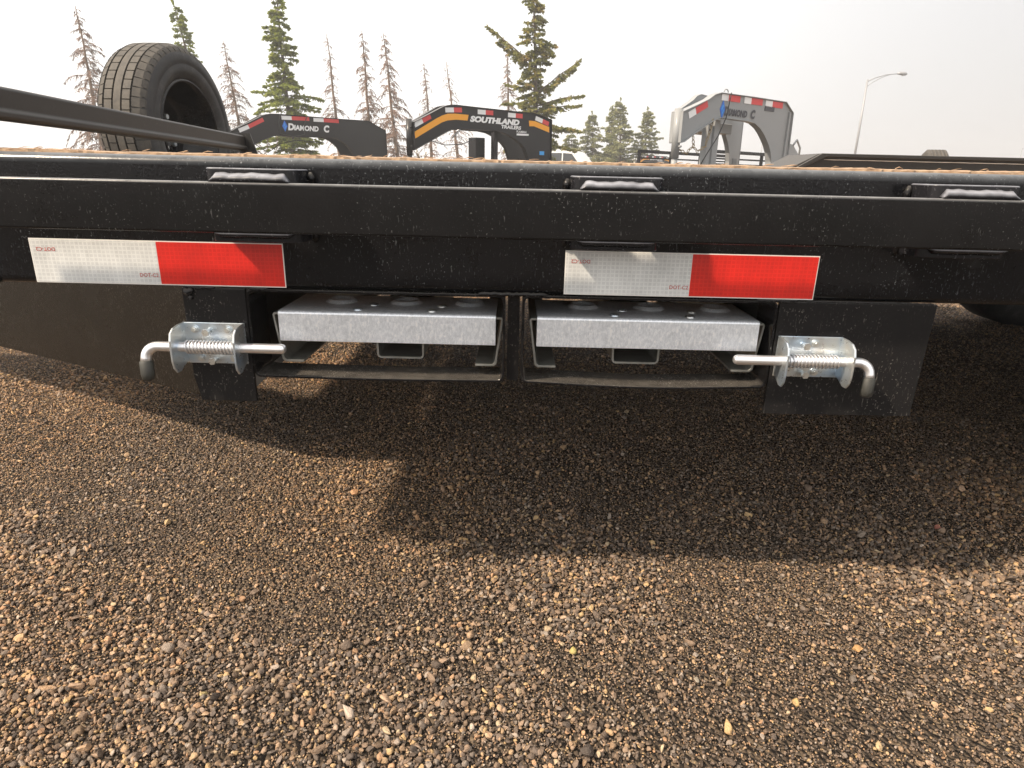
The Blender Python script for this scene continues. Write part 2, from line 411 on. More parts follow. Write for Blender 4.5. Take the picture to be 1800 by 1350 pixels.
rng = np.random.default_rng(11)
def vnoise(x, y, s, seed):
    """smooth value noise on numpy arrays"""
    r = np.random.default_rng(seed); G = r.random((64, 64))
    u = (x*s) % 64; v = (y*s) % 64; i = u.astype(int); j = v.astype(int); fu = u-i; fv = v-j
    fu = fu*fu*(3-2*fu); fv = fv*fv*(3-2*fv); i1 = (i+1) % 64; j1 = (j+1) % 64
    return (G[i, j]*(1-fu)+G[i1, j]*fu)*(1-fv) + (G[i, j1]*(1-fu)+G[i1, j1]*fu)*fv
PAL = np.array([(0.040,0.034,0.030),(0.068,0.055,0.045),(0.100,0.077,0.058),(0.095,0.085,0.076),(0.145,0.108,0.074),(0.185,0.138,0.088),(0.21,0.140,0.088),(0.27,0.205,0.115),(0.33,0.28,0.20),(0.12,0.11,0.10)])
def scatter(density, y0, y1, smin, smax, power, big):
    w = 0.95*y1 + 0.75; n = int(density*2*w*(y1-y0))
    x = rng.uniform(-w, w, n); y = rng.uniform(y0, y1, n)
    keep = np.abs(x) < 0.95*y + 0.75
    pz = 0.6*vnoise(x+9, y+4, 3.3, 5) + 0.4*vnoise(x+2, y+8, 9.0, 6)
    if big: keep &= rng.random(n) < np.clip((pz-0.30)*2.8, 0.26, 1)
    x, y, pz = x[keep], y[keep], pz[keep]; n = len(x)
    s = smin + (smax-smin)*rng.random(n)**power
    if big: s *= 0.8 + 0.5*pz
    return x, y, s
parts = [scatter(600, 0.35, 4.5, 0.0095, 0.017, 2.2, True),
         scatter(30000, 0.35, 1.7, 0.0046, 0.0092, 1.6, True), scatter(11000, 1.7, 3.6, 0.0055, 0.0095, 1.5, True),
         scatter(62000, 0.35, 1.2, 0.0026, 0.0050, 1.3, False), scatter(40000, 1.2, 2.1, 0.0036, 0.0062, 1.3, False), scatter(8000, 2.1, 3.4, 0.005, 0.008, 1.3, False)]
sx_ = np.concatenate([p[0] for p in parts]); sy_ = np.concatenate([p[1] for p in parts]); ss_ = np.concatenate([p[2] for p in parts])
n = len(sx_)
warm = vnoise(sx_+3, sy_+3, 2.2, 9) - 0.22*sx_ 
small = ss_ < 0.0058
pr = np.array([0.17,0.22,0.19,0.13,0.10,0.06,0.035,0.035,0.02,0.04]); pr2 = np.array([0.14,0.17,0.18,0.10,0.15,0.10,0.05,0.05,0.03,0.03])
ch = np.where(warm > 0.5, rng.choice(10, n, p=pr2/pr2.sum()), rng.choice(10, n, p=pr/pr.sum()))
tint = PAL[ch] * 2.1 * rng.lognormal(0, 0.32, (n, 1)) * np.array([1.08, 0.96, 0.845])
tint *= 1 + np.clip((warm-0.35)*1.6, 0, 1)[:, None]*np.array([0.20, 0.10, -0.02])
pk = tint.max(1, keepdims=True); tint *= np.minimum(1, 0.46/pk)      # no stone is brighter than pale limestone * (1 + rng.normal(0, 0.05, (n, 3)))
# the few large pale pebbles one can pick out
special = [(0.262,0.585,0.021,(0.50,0.33,0.16)),(0.432,0.570,0.013,(0.50,0.36,0.20)),(0.80,1.05,0.016,(0.36,0.14,0.10)),(-0.17,1.045,0.014,(0.42,0.24,0.12)),
           (0.245,0.66,0.012,(0.30,0.26,0.20)),(0.09,0.70,0.016,(0.42,0.34,0.12)),(0.48,0.72,0.016,(0.42,0.24,0.10)),(0.36,0.63,0.014,(0.45,0.30,0.13)),(-0.37,0.62,0.014,(0.45,0.35,0.16))]
sx_ = np.append(sx_, [s[0] for s in special]); sy_ = np.append(sy_, [s[1] for s in special]); ss_ = np.append(ss_, [s[2] for s in special]*1)
tint = np.vstack([tint, [s[3] for s in special]]); n = len(sx_)
flat = rng.uniform(0.55, 0.95, n); scl = np.stack([ss_*rng.uniform(0.85, 1.35, n), ss_*rng.uniform(0.62, 1.0, n), ss_*flat], -1)
rot = np.stack([rng.normal(0, 0.5, n), rng.normal(0, 0.5, n), rng.uniform(0, 2*PI, n)], -1)
pos = np.stack([sx_, sy_, gh(sx_, sy_) + scl[:, 2]*rng.uniform(0.2, 0.75, n)], -1)
vi = np.where(ss_ > 0.0065, rng.integers(0, 6, n), rng.integers(6, 12, n))
me = bpy.data.meshes.new('gravel'); me.vertices.add(n); me.vertices.foreach_set('co', pos.astype(np.float32).ravel())
a = me.attributes.new('rot', 'FLOAT_VECTOR', 'POINT'); a.data.foreach_set('vector', rot.astype(np.float32).ravel())
a = me.attributes.new('scl', 'FLOAT_VECTOR', 'POINT'); a.data.foreach_set('vector', scl.astype(np.float32).ravel())
a = me.attributes.new('tint', 'FLOAT_COLOR', 'POINT'); a.data.foreach_set('color', np.hstack([tint, np.ones((n, 1))]).astype(np.float32).ravel())
a = me.attributes.new('variant', 'INT', 'POINT'); a.data.foreach_set('value', vi.astype(np.int32))
gravel = bpy.data.objects.new('gravel', me); col.objects.link(gravel)
tag(gravel, 'loose brown and grey gravel covering the yard under the trailer', 'gravel', kind='stuff')
gn = bpy.data.node_groups.new('gravel_scatter', 'GeometryNodeTree')
gn.interface.new_socket('Geometry', in_out='INPUT', socket_type='NodeSocketGeometry'); gn.interface.new_socket('Geometry', in_out='OUTPUT', socket_type='NodeSocketGeometry')
gi = gn.nodes.new('NodeGroupInput'); go = gn.nodes.new('NodeGroupOutput'); iop = gn.nodes.new('GeometryNodeInstanceOnPoints')
ci = gn.nodes.new('GeometryNodeCollectionInfo'); ci.inputs['Collection'].default_value = src; ci.inputs['Separate Children'].default_value = True; ci.inputs['Reset Children'].default_value = True
def named(nm, ty):
    q = gn.nodes.new('GeometryNodeInputNamedAttribute'); q.data_type = ty; q.inputs[0].default_value = nm; return q.outputs[0]
gn.links.new(gi.outputs[0], iop.inputs['Points']); gn.links.new(ci.outputs[0], iop.inputs['Instance']); iop.inputs['Pick Instance'].default_value = True
gn.links.new(named('variant', 'INT'), iop.inputs['Instance Index'])
er = gn.nodes.new('FunctionNodeEulerToRotation'); gn.links.new(named('rot', 'FLOAT_VECTOR'), er.inputs[0]); gn.links.new(er.outputs[0], iop.inputs['Rotation'])
gn.links.new(named('scl', 'FLOAT_VECTOR'), iop.inputs['Scale']); gn.links.new(iop.outputs[0], go.inputs[0])
md = gravel.modifiers.new('scatter', 'NODES'); md.node_group = gn
print('stones', n)

# ------------------------------------------------------------------ the near flatbed trailer
YB, YR = 0.785, 0.730          # faces of the side beam and of the rub rail
XL, XR = -0.635, 4.3
YC = 1.83; YF = 2*YC - YB      # centre line, far beam face
T = thing('flatbed_trailer', (1.5, YC, 0), 'black wood-decked flatbed trailer with two ramps stored in slots under its side beam', 'trailer')
def beam_prof(y, s):
    """C channel seen from its end, rounded outer corners; s=+1 opens toward +Y"""
    z0, z1, r, w, th = 0.475, 0.629, 0.011, 0.055, 0.006
    o = [(y+s*w, z0), (y+s*r, z0)] + [(y+s*(r-r*math.cos(a)), z0+r-r*math.sin(a)) for a in [PI/2*(1-k/5) for k in range(1, 6)]]
    o = [(y+s*w, z0)] + [(y+s*(r-r*math.sin(PI/2*k/5)), z0+r-r*math.cos(PI/2*k/5)) for k in range(6)]
    o += [(y+s*(r-r*math.cos(PI/2*k/5)), z1-r+r*math.sin(PI/2*k/5)) for k in range(6)] + [(y+s*w, z1)]
    i = [(y+s*w, z1-th), (y+s*th, z1-th), (y+s*th, z0+th), (y+s*w, z0+th)]
    return o + i
def beam(y, s):
    mb = MB(); mb.prism(beam_prof(y, s), XL, XR, 'x', True)
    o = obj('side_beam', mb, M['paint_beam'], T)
    return wn(o)
beam(YB, 1); beam(YF, -1)
def rail(y):
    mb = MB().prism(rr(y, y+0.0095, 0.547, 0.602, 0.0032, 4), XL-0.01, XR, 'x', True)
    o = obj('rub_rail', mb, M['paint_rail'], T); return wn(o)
rail(YR); rail(YF+YB-YR-0.0095)
def weld(mb, p0, p1, r, step=0.0032, seed=0, n=8):
    rnd = random.Random(seed); p0, p1 = Vector(p0), Vector(p1); k = max(4, int((p1-p0).length/step))
    pts = [p0.lerp(p1, i/k) + Vector((0, rnd.uniform(-.1, .1)*r, rnd.uniform(-.2, .2)*r)) for i in range(k+1)]
    rs = [r*(0.3 if i in (0, k) else (0.92+0.12*math.sin(i*1.9+seed)+rnd.uniform(-.06, .06))) for i in range(k+1)]
    return mb.tube(pts, rs, n)
def pocket(x0, x1, side, i):
    # U-shaped steel loop between the rail and the beam
    r, th = 0.011, 0.005; yf, yb = YR+0.0097, YB-0.0002
    out = [(x0, yb)] + [(x0+r-r*math.cos(PI/2*k/5), yf+r-r*math.sin(PI/2*k/5)) for k in range(6)] + [(x1-r+r*math.sin(PI/2*k/5), yf+r-r*math.cos(PI/2*k/5)) for k in range(6)] + [(x1, yb)]
    ri = r-th
    inn = [(x1-th, yb)] + [(x1-th-ri+ri*math.cos(PI/2*k/5), yf+r-ri*math.sin(PI/2*k/5)) for k in range(6)] + [(x0+th+ri-ri*math.sin(PI/2*k/5), yf+r-ri*math.cos(PI/2*k/5)) for k in range(6)] + [(x0+th, yb)]
    mb = MB().prism(out+inn, 0.5365, 0.6165, 'z', True)
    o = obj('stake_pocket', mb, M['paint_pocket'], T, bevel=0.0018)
    wn(o)
    w = MB()
    for zr, sg, hh in ((0.6022, 1, 0.0095), (0.5468, -1, 0.006)):
        xs_ = np.arange(x0+0.008, x1-0.006, 0.002); vs_ = []; ph = i*1.7+sg
        for x in xs_:
            e = min(1, (x-xs_[0]+0.0008)/0.007, (xs_[-1]-x+0.0008)/0.007)
            z_ = hh*e*(0.92+0.05*math.sin(x*150+ph)+0.035*math.sin(x*(390+23*i)+2*ph)+0.03*noise.noise(Vector((x*160, i, 0))))
            vs_ += [(x, YR+0.0012, zr), (x, YR+0.0035, zr+sg*(z_*0.55+0.0004)), (x, YR+0.0096, zr+sg*(z_+0.0006)), (x, YR+0.0096, zr)]
        n4 = len(xs_)
        w.add(vs_, [(a*4+b, a*4+(b+1) % 4, (a+1)*4+(b+1) % 4, (a+1)*4+b) for a in range(n4-1) for b in range(4)] + [(0, 1, 2, 3), tuple((n4-1)*4+b for b in (3, 2, 1, 0))], True)
    obj_each('weld_bead', w, M['paint_pocket'], o)
    w = MB(); xs = x1+0.003 if side > 0 else x0-0.003
    weld(w, (xs, YB-0.002, 0.596), (xs, YB-0.004, 0.6135), 0.0052, 0.004, i+9)
    weld(w, (xs, YB-0.002, 0.533), (xs, YB-0.003, 0.552), 0.0046, 0.004, i+12)
    obj_each('weld_bead', w, M['paint'], o)
for i, (x0, x1, s) in enumerate([(-0.346, -0.243, 1), (0.062, 0.163, -1), (0.459, 0.559, -1), (1.02, 1.12, -1), (1.6, 1.7, -1), (2.2, 2.3, -1), (2.8, 2.9, -1), (3.4, 3.5, -1)]):
    pocket(x0, x1, s, i)
# reflective tape
def tape(x0, seed):
    w = 0.1525; z0, z1 = 0.4785, 0.5295; y = YB-0.0012
    base = obj('reflective_tape', MB().box(x0-0.0012, x0+2*w+0.0012, y+0.0004, y+0.0009, z0-0.0012, z1+0.0012), M['tape_edge'], T)
    obj('white_band', MB().box(x0, x0+w-0.0003, y, y+0.0003, z0, z1), M['tape_white'], base)
    obj('red_band', MB().box(x0+w+0.0003, x0+2*w, y, y+0.0003, z0, z1), M['tape_red'], base)
    X0 = ORG[T.name]
    text_mesh('lettering', 'DOT-C2', 0.0062, M['red_print'], base, Vector((x0+w-0.025, y-0.0003, z0+0.0085))-X0, (1, 0, 0), (0, 0, 1), 0.012, sx=1.02)
    text_mesh('lettering', 'DOT-C2', 0.0062, M['red_print'], base, Vector((x0+0.0295, y-0.0003, z1-0.0095))-X0, (-1, 0, 0), (0, 0, -1), 0.012, sx=1.02)
tape(-0.587, 0); tape(0.0622, 1)
# deck boards
rnd = random.Random(4)
nb = 9; bw = (YF-YB-0.03)/nb
for k in range(nb):
    y0 = YB+0.0120+k*bw; y1 = y0+bw-0.005; mb = MB()
    if k == 0:
        xs = [XL]; 
        while xs[-1] < 0.9: xs.append(xs[-1]+rnd.uniform(0.003, 0.010))
        xs += [1.5, 2.5, XR]
        vs = []; zz = 0.0
        for x in xs:
            zz = 0.8*zz + rnd.uniform(-1, 1)*0.0004
            rough = zz + max(0, 0.0022*noise.noise(Vector((x*6, 3, 0)))) + (rnd.uniform(0, 0.001) if rnd.random() < 0.2 else 0)
            vs += [(x, y0+rnd.uniform(-0.001, 0.001), 0.607), (x, y0+0.001+rnd.uniform(0, 0.003), 0.6312+rough*0.9), (x, y0+0.012, 0.6322+rough*0.7), (x, y1, 0.6318), (x, y1, 0.607)]
        m_ = 5; f = [(i*m_+j, i*m_+(j+1) % m_, (i+1)*m_+(j+1) % m_, (i+1)*m_+j) for i in range(len(xs)-1) for j in range(m_)]
        f += [tuple(range(m_)), tuple((len(xs)-1)*m_+j for j in reversed(range(m_)))]
        mb.add(vs, f)
    else:
        dz = rnd.uniform(-0.002, 0.0015); mb.box(XL+rnd.uniform(0, .01), XR, y0, y1, 0.607, 0.632+dz)
    obj('plank', mb, M['wood'], T)
mb = MB()
for k in range(110):      # splinters and chips along the cut edge of the first board
    x = rnd.uniform(XL, 1.0); 
    if noise.noise(Vector((x*7, 0, 1))) < rnd.uniform(-0.5, 0.25): continue
    l = rnd.uniform(0.004, 0.014); a = rnd.uniform(-0.35, 0.35); y = YB+rnd.uniform(0.012, 0.03); z = 0.6315+rnd.uniform(0, 0.0015); t_ = rnd.uniform(0.0003, 0.0007)
    mb.tube([(x, y, z), (x+l*0.5, y+a*l*0.5, z+rnd.uniform(0.0005, 0.002)), (x+l, y+a*l, z+rnd.uniform(0, 0.0025))], [t_*0.7, t_, t_*0.3], 4, False)
obj('splinters', mb, M['wood'], T, fix=False)['kind'] = 'stuff'
# cross members under the deck
for x in np.arange(-0.56, XR, 0.61):
    obj('cross_member', MB().box(x, x+0.05, YB+0.0565, YF-0.0565, 0.53, 0.606), M['paint_dull'], T)
obj('front_beam', MB().box(XL-0.008, XL-0.0005, YB-0.002, YF+0.002, 0.475, 0.629), M['paint'], T, bevel=0.002)
# drawbar rails running inward under the deck to the coupler
def angled_box(p0, p1, w, z0, z1):
    p0, p1 = Vector((*p0, 0)), Vector((*p1, 0)); d = (p1-p0).normalized(); n_ = Vector((-d.y, d.x, 0))*w
    mb = MB(); v = [q+Vector((0, 0, z)) for q in (p0, p1, p1+n_, p0+n_) for z in (z0, z1)]
    return mb.add(v, [(0,2,3,1),(2,4,5,3),(4,6,7,5),(6,0,1,7),(0,6,4,2),(1,3,5,7)])
for s in (1, -1):
    m_ = lambda p: (p[0], p[1] if s > 0 else 2*YC-p[1])
    mb = angled_box(m_((-0.56, 1.235)), m_((-1.76, 1.82)), -0.006*s, 0.152, 0.470)
    b2 = angled_box(m_((-0.56, 1.2355)), m_((-1.76, 1.8205)), -0.05*s, 0.1525, 0.161)
    b3 = angled_box(m_((-0.56, 1.2355)), m_((-1.76, 1.8205)), -0.05*s, 0.462, 0.4695)
    mb.add(b2.v, b2.f); mb.add(b3.v, b3.f)
    # tapered gusset added out of view to extend the drawbar's shadow
    a_, b_, q_ = m_((-0.559, 1.2365)), m_((-0.40, 1.158)), 0.006*s
    v_ = [(a_[0], a_[1]+k*q_, z) for k in (0, 1) for z in (0.156, 0.47)] + [(b_[0], b_[1]+k*q_, z) for k in (0, 1) for z in (0.30, 0.47)]
    obj('gusset', MB().add(v_, [(0,1,3,2),(4,6,7,5),(0,4,5,1),(2,3,7,6),(0,2,6,4),(1,5,7,3)]), M['paint_dull'], T)
    obj('drawbar_rail', mb, M['paint_brown'], T, bevel=0.0012)
    obj('frame_rail', MB().box(-0.555, XR, *sorted((1.20 if s > 0 else 2*YC-1.20, 1.206 if s > 0 else 2*YC-1.206)), 0.405, 0.528), M['paint_dull'], T)
mb = MB().box(-2.0, -1.74, YC-0.05, YC+0.05, 0.22, 0.34); mb.lathe([(-2.08, 0.0), (-2.08, 0.03), (-2.02, 0.055), (-1.95, 0.05)], (0, YC, 0.29), 'x', 20)
obj('coupler', mb, M['paint_dull'], T, bevel=0.004)
obj('shade_plate', MB().prism([(XL-0.010, 1.275), (-0.95, 1.43), (-0.95, 2*YC-1.43), (XL-0.010, 2*YC-1.275)], 0.4705, 0.4745, 'z'), M['paint_dull'], T)  # added unseen plate; keeps sun off the ground behind the drawbar
# raised stop bar along the front of the deck
mb = MB(); d = 0.003
prof = [(0, 0), (0.022, 0), (0.026, 0.004), (0.026, 0.012), (0.020, 0.017), (0.020, 0.046), (0.016, 0.050), (0, 0.050)]
n_ = len(prof); v = []
for (y, zb) in ((YB, 0.667), (0.88, 0.6655), (1.60, 0.651)): v += [(XL-0.020+a*0.8, y, zb+b*(0.80 if y < 1 else 0.68)) for a, b in prof]
mb.add(v, [(k*n_+i, k*n_+(i+1) % n_, (k+1)*n_+(i+1) % n_, (k+1)*n_+i) for k in range(2) for i in range(n_)] + [tuple(range(n_)), tuple(2*n_+i for i in range(n_))])
obj('stop_bar', mb, M['paint_dull'], T, bevel=0.0015)
mb = MB().prism([(XL-0.02, 0.6335), (XL+0.025, 0.6335), (XL+0.008, 0.690), (XL-0.018, 0.690)], 1.6005, 1.605, 'y')
obj('bar_bracket', mb, M['paint_dull'], T)
obj('bar_bracket', MB().box(XL-0.012, XL-0.006, YB, YB+0.05, 0.6295, 0.6668), M['paint_dull'], T)
# strap frames that hold the ramps
def strap(x0, x1, sag, z0=0.3605, z1=0.4745, y0=YB, y1=0.842, th=0.0032):
    out = rr(x0, x1, z0, z1, 0.009); inn = rr(x0+th, x1-th, z0+th, z1-th, 0.006)
    mb = MB(); nseg = 24
    # resample so the floor can sag a little in the middle
    def dens(l):
        o = []
        for i in range(len(l)):
            a, b = l[i], l[(i+1) % len(l)]
            k = nseg if abs(a[0]-b[0]) > 0.1 else 1
            o += [(a[0]+(b[0]-a[0])*j/k, a[1]+(b[1]-a[1])*j/k) for j in range(k)]
        return [(x, z - (sag*math.sin(PI*(x-x0)/(x1-x0))**1.3 if z < z0+0.02 and x0 < x < x1 else 0)) for x, z in o]
    ring_prism(mb, dens(out), dens(inn), y0, y1)
    return obj('ramp_slot', mb, M['paint'], T, bevel=0.0006)
strap(-0.3325, -0.0105, 0.0015); strap(0.0105, 0.328, 0.0045)
strap(-0.3325, -0.0105, 0, y0=2.0, y1=2.05); strap(0.0105, 0.328, 0, y0=2.0, y1=2.05)
obj('slot_divider', MB().box(-0.0075, 0.0075, 0.792, 0.84, 0.362, 0.4743), M['paint'], T)
obj('slot_wall', MB().box(-0.3365, -0.3330, 0.8425, 2.0, 0.3605, 0.4745), M['paint_dull'], T)
obj('slot_wall', MB().box(0.3285, 0.332, 0.8425, 2.0, 0.3605, 0.4745), M['paint_dull'], T)
# latch plates
pl = MB().prism([(-0.405, 0.3265), (-0.3335, 0.3262), (-0.3335, 0.4745), (-0.412, 0.4745), (-0.412, 0.36)], YB+0.0005, YB+0.0068, 'y')
pL = obj('latch_plate', pl, M['paint_plate'], T, bevel=0.0012)
pr_ = MB().prism([(0.3295, 0.3255), (0.5215, 0.3262), (0.5245, 0.4745), (0.3295, 0.4745)], YB+0.0005, YB+0.0068, 'y')
pR = obj('latch_plate', pr_, M['paint_plate'], T, bevel=0.0012)
w = MB(); k = 0
for (x0, x1) in ((-0.329, -0.305), (-0.045, 0.042), (0.300, 0.352), (0.36, 0.52), (-0.41, -0.37)):
    k += 1; weld(w, (x0, YB+0.0015, 0.4750), (x1, YB+0.0015, 0.4748), 0.0028 if x0 < 0.35 else 0.0016, 0.003, k, 7)
obj_each('weld_bead', w, M['paint'], T)
w = MB(); weld(w, (-0.409, YB, 0.468), (-0.396, YB-0.001, 0.471), 0.0055, 0.003, 31, 9); weld(w, (-0.402, YB, 0.461), (-0.399, YB-0.001, 0.464), 0.004, 0.002, 32, 9)
obj_each('weld_bead', w, M['paint'], T)

# spring latches
def ear(xb, s, z0=0.3755, z1=0.4315, dep=0.036, th=0.0026):
    """rounded ear of the bracket, bent toward the viewer; flares out by s"""
    o = [(0, z0+0.006), (0.010, z0+0.003), (0.020, z0-0.002), (0.028, z0-0.002), (0.034, z0+0.005), (0.036, z0+0.014),
         (0.036, z1-0.016), (0.033, z1-0.007), (0.026, z1-0.002), (0.014, z1), (0, z1)]
    mb = MB(); n_ = len(o); v = [(xb+s*0.10*d_ + k*th, YB-0.003-d_, z) for k in (0, 1) for d_, z in o]
    mb.add(v, [tuple(range(n_)), tuple(n_+i for i in reversed(range(n_)))] + [(i, n_+i, n_+(i+1) % n_, (i+1) % n_) for i in range(n_)])
    return mb
def latch(x0, x1, tip, elbow, s):
    """x0..x1 bracket plate, pin from tip to elbow (s = side of the handle)"""
    zc = 0.4042; yp = YB-0.020; zt, zb = 0.4315, 0.3785
    base = MB().box(x0, x1, YB-0.0032, YB-0.0004, zb, zt)
    for xb, q in ((x0, -0.3), (x1-0.0026, 0.3)):
        e = ear(xb, q); base.add(e.v, e.f)
    br = obj('spring_latch', base, M['zinc'], T, bevel=0.0008)
    r = 0.0062; pts = [(tip+s*0.0015, yp, zc), (tip+s*0.004, yp, zc)]; rs = [0.0046, r]
    pts = [(tip, yp, zc), (tip+s*0.002, yp, zc), (tip+s*0.005, yp, zc)]; rs = [0.0035, 0.0055, r]
    pts.append((elbow-s*0.014, yp, zc)); rs.append(r)
    for k in range(1, 7):
        a = PI/2*k/6; pts.append((elbow-s*0.014+s*0.014*math.sin(a), yp-0.0008*k, zc-0.014*(1-math.cos(a)))); rs.append(r)
    pts.append((elbow+s*0.0005, yp-0.006, zc-0.020)); rs.append(r)
    obj('pin', MB().tube(pts, rs, 18), M['zinc_pin'], br)
    g = MB().tube([(elbow, yp-0.0055, zc-0.0175), (elbow, yp-0.0058, zc-0.0185), (elbow-s*0.0006, yp-0.0075, zc-0.034), (elbow-s*0.001, yp-0.008, zc-0.0405), (elbow-s*0.001, yp-0.0082, zc-0.0425)], [0.0060, 0.0079, 0.0079, 0.0070, 0.003], 18)
    obj('grip', g, M['grip'], br)
    # coil
    a0, a1 = (x0+0.006, x1-0.004); turns = 15; q = []
    if s < 0: a0, a1 = x0+0.010, x1-0.003
    else: a0, a1 = x0+0.003, x1-0.010
    for k in range(turns*14+1):
        t = k/(turns*14); th = 2*PI*turns*t
        q.append((a0+(a1-a0)*t, yp+0.0078*math.cos(th), zc+0.0078*math.sin(th)))
    obj('spring', MB().tube(q, 0.00115, 6), M['zinc_pin'], br)
    # fasteners: flanged nuts with stud ends and two longer hex bolts
    xs = [x0+0.20*(x1-x0), x0+0.42*(x1-x0), x0+0.74*(x1-x0)] if s < 0 else [x0+0.10*(x1-x0), x0+0.40*(x1-x0), x0+0.58*(x1-x0)]
    def nut():
        m = MB(); m.cyl((0, 0, 0), (0, -1, 0), 0.0052, 0.0012, 20); m.cyl((0, -0.0010, 0), (0, -1, 0), 0.0041, 0.0035, 6, smooth=False); m.cyl((0, -0.0040, 0), (0, -1, 0), 0.0024, 0.0022, 12); return m
    def bolt():
        m = MB(); m.cyl((0, 0, 0), (0, -1, 0), 0.0030, 0.009, 14); m.cyl((0, -0.0085, 0), (0, -1, 0), 0.0047, 0.0032, 6, smooth=False); return m
    first = {}
    for i, x in enumerate(xs):
        for z in (zt-0.0085, zb+0.0075):
            kind = 'bolt' if i == 1 else 'nut'
            p = Vector((x + (0.004 if z < zc else 0), YB-0.003, z - (0.002 if i == 1 else 0))) - ORG[T.name]
            if kind not in first:
                ORG[br.name] = Vector((0, 0, 0)); o = obj(kind, nut() if kind == 'nut' else bolt(), M['zinc'], br); ORG[br.name] = ORG[T.name]; first[kind] = o
            else: o = first[kind].copy(); col.objects.link(o)
            o.location = p; o.rotation_euler.y = 0.4*i
    return br
latch(-0.4150, -0.3375, -0.2820, -0.4545, -1)
latch(0.3330, 0.4140, 0.2740, 0.4425, 1)

# wheels of the near trailer (tandem, both sides) and the drive-over fenders
def wheel_meshes(R, W, rim_r, name_t='tyre'):
    t = MB().lathe([(-W*0.36, rim_r), (-W*0.46, rim_r+0.01), (-W*0.5, (R+rim_r)/2), (-W*0.46, R-0.03), (-W*0.38, R-0.008), (-W*0.3, R), (W*0.3, R), (W*0.38, R-0.008), (W*0.46, R-0.03), (W*0.5, (R+rim_r)/2), (W*0.46, rim_r+0.01), (W*0.36, rim_r)], (0,0,0), 'y', 48)
    r = MB().lathe([(-W*0.40, rim_r+0.008), (-W*0.42, rim_r-0.004), (-W*0.34, rim_r-0.012), (-W*0.05, rim_r-0.03), (-W*0.05, 0.09), (-W*0.25, 0.08), (-W*0.25, 0.0)], (0,0,0), 'y', 40)
    r.lathe([(W*0.40, rim_r+0.008), (W*0.42, rim_r-0.004), (W*0.34, rim_r-0.012), (-W*0.04, rim_r-0.03), (-W*0.04, 0.0)], (0,0,0), 'y', 40)
    return t, r
first = None
for x in (1.55, 2.32):
    for y in (0.97, 2*YC-0.72):
        if first is None:
            t, r = wheel_meshes(0.352, 0.215, 0.20); ORG[T.name+'w'] = 0
            keep = ORG[T.name]; ORG[T.name] = Vector((0,0,0)); w = obj('wheel', t, M['tyre'], T); q = obj('rim', r, M['paint_dull'], w); ORG[T.name] = keep
            first = (w, q)
        else:
            w = first[0].copy(); col.objects.link(w); w.parent = T; q = first[1].copy(); col.objects.link(q); q.parent = w
        w.location = Vector((x, y, 0.350)) - ORG[T.name]
for x in (1.55, 2.32):
    obj('axle', MB().cyl((x, 1.0, 0.35), 'y', 0.038, 1.9, 16), M['paint_dull'], T)
for y0, y1 in ((YB+0.12, YB+0.42), (2.53, 2.83)):
    prof = [(0.98, 0.6345), (1.12, 0.707), (2.74, 0.707), (2.88, 0.6345)]
    mb = MB().prism(prof, y0, y1, 'y')
    f = obj('fender', mb, M['paint_dull'], T, bevel=0.004)
    yy = y0-0.0005
    lip = MB().prism([(1.0, 0.6345), (1.02, 0.6345), (1.14, 0.695), (2.72, 0.695), (2.84, 0.6345), (2.86, 0.6345), (2.735, 0.7075), (1.125, 0.7075)], yy-0.016, yy, 'y')
    obj('fender_lip', lip, M['paint_dull'], f, bevel=0.002)
    w = MB(); weld(w, (1.14, yy, 0.686), (2.72, yy, 0.686), 0.0012, 0.02, 3, 5); obj_each('weld_bead', w, M['tape_edge'], f)

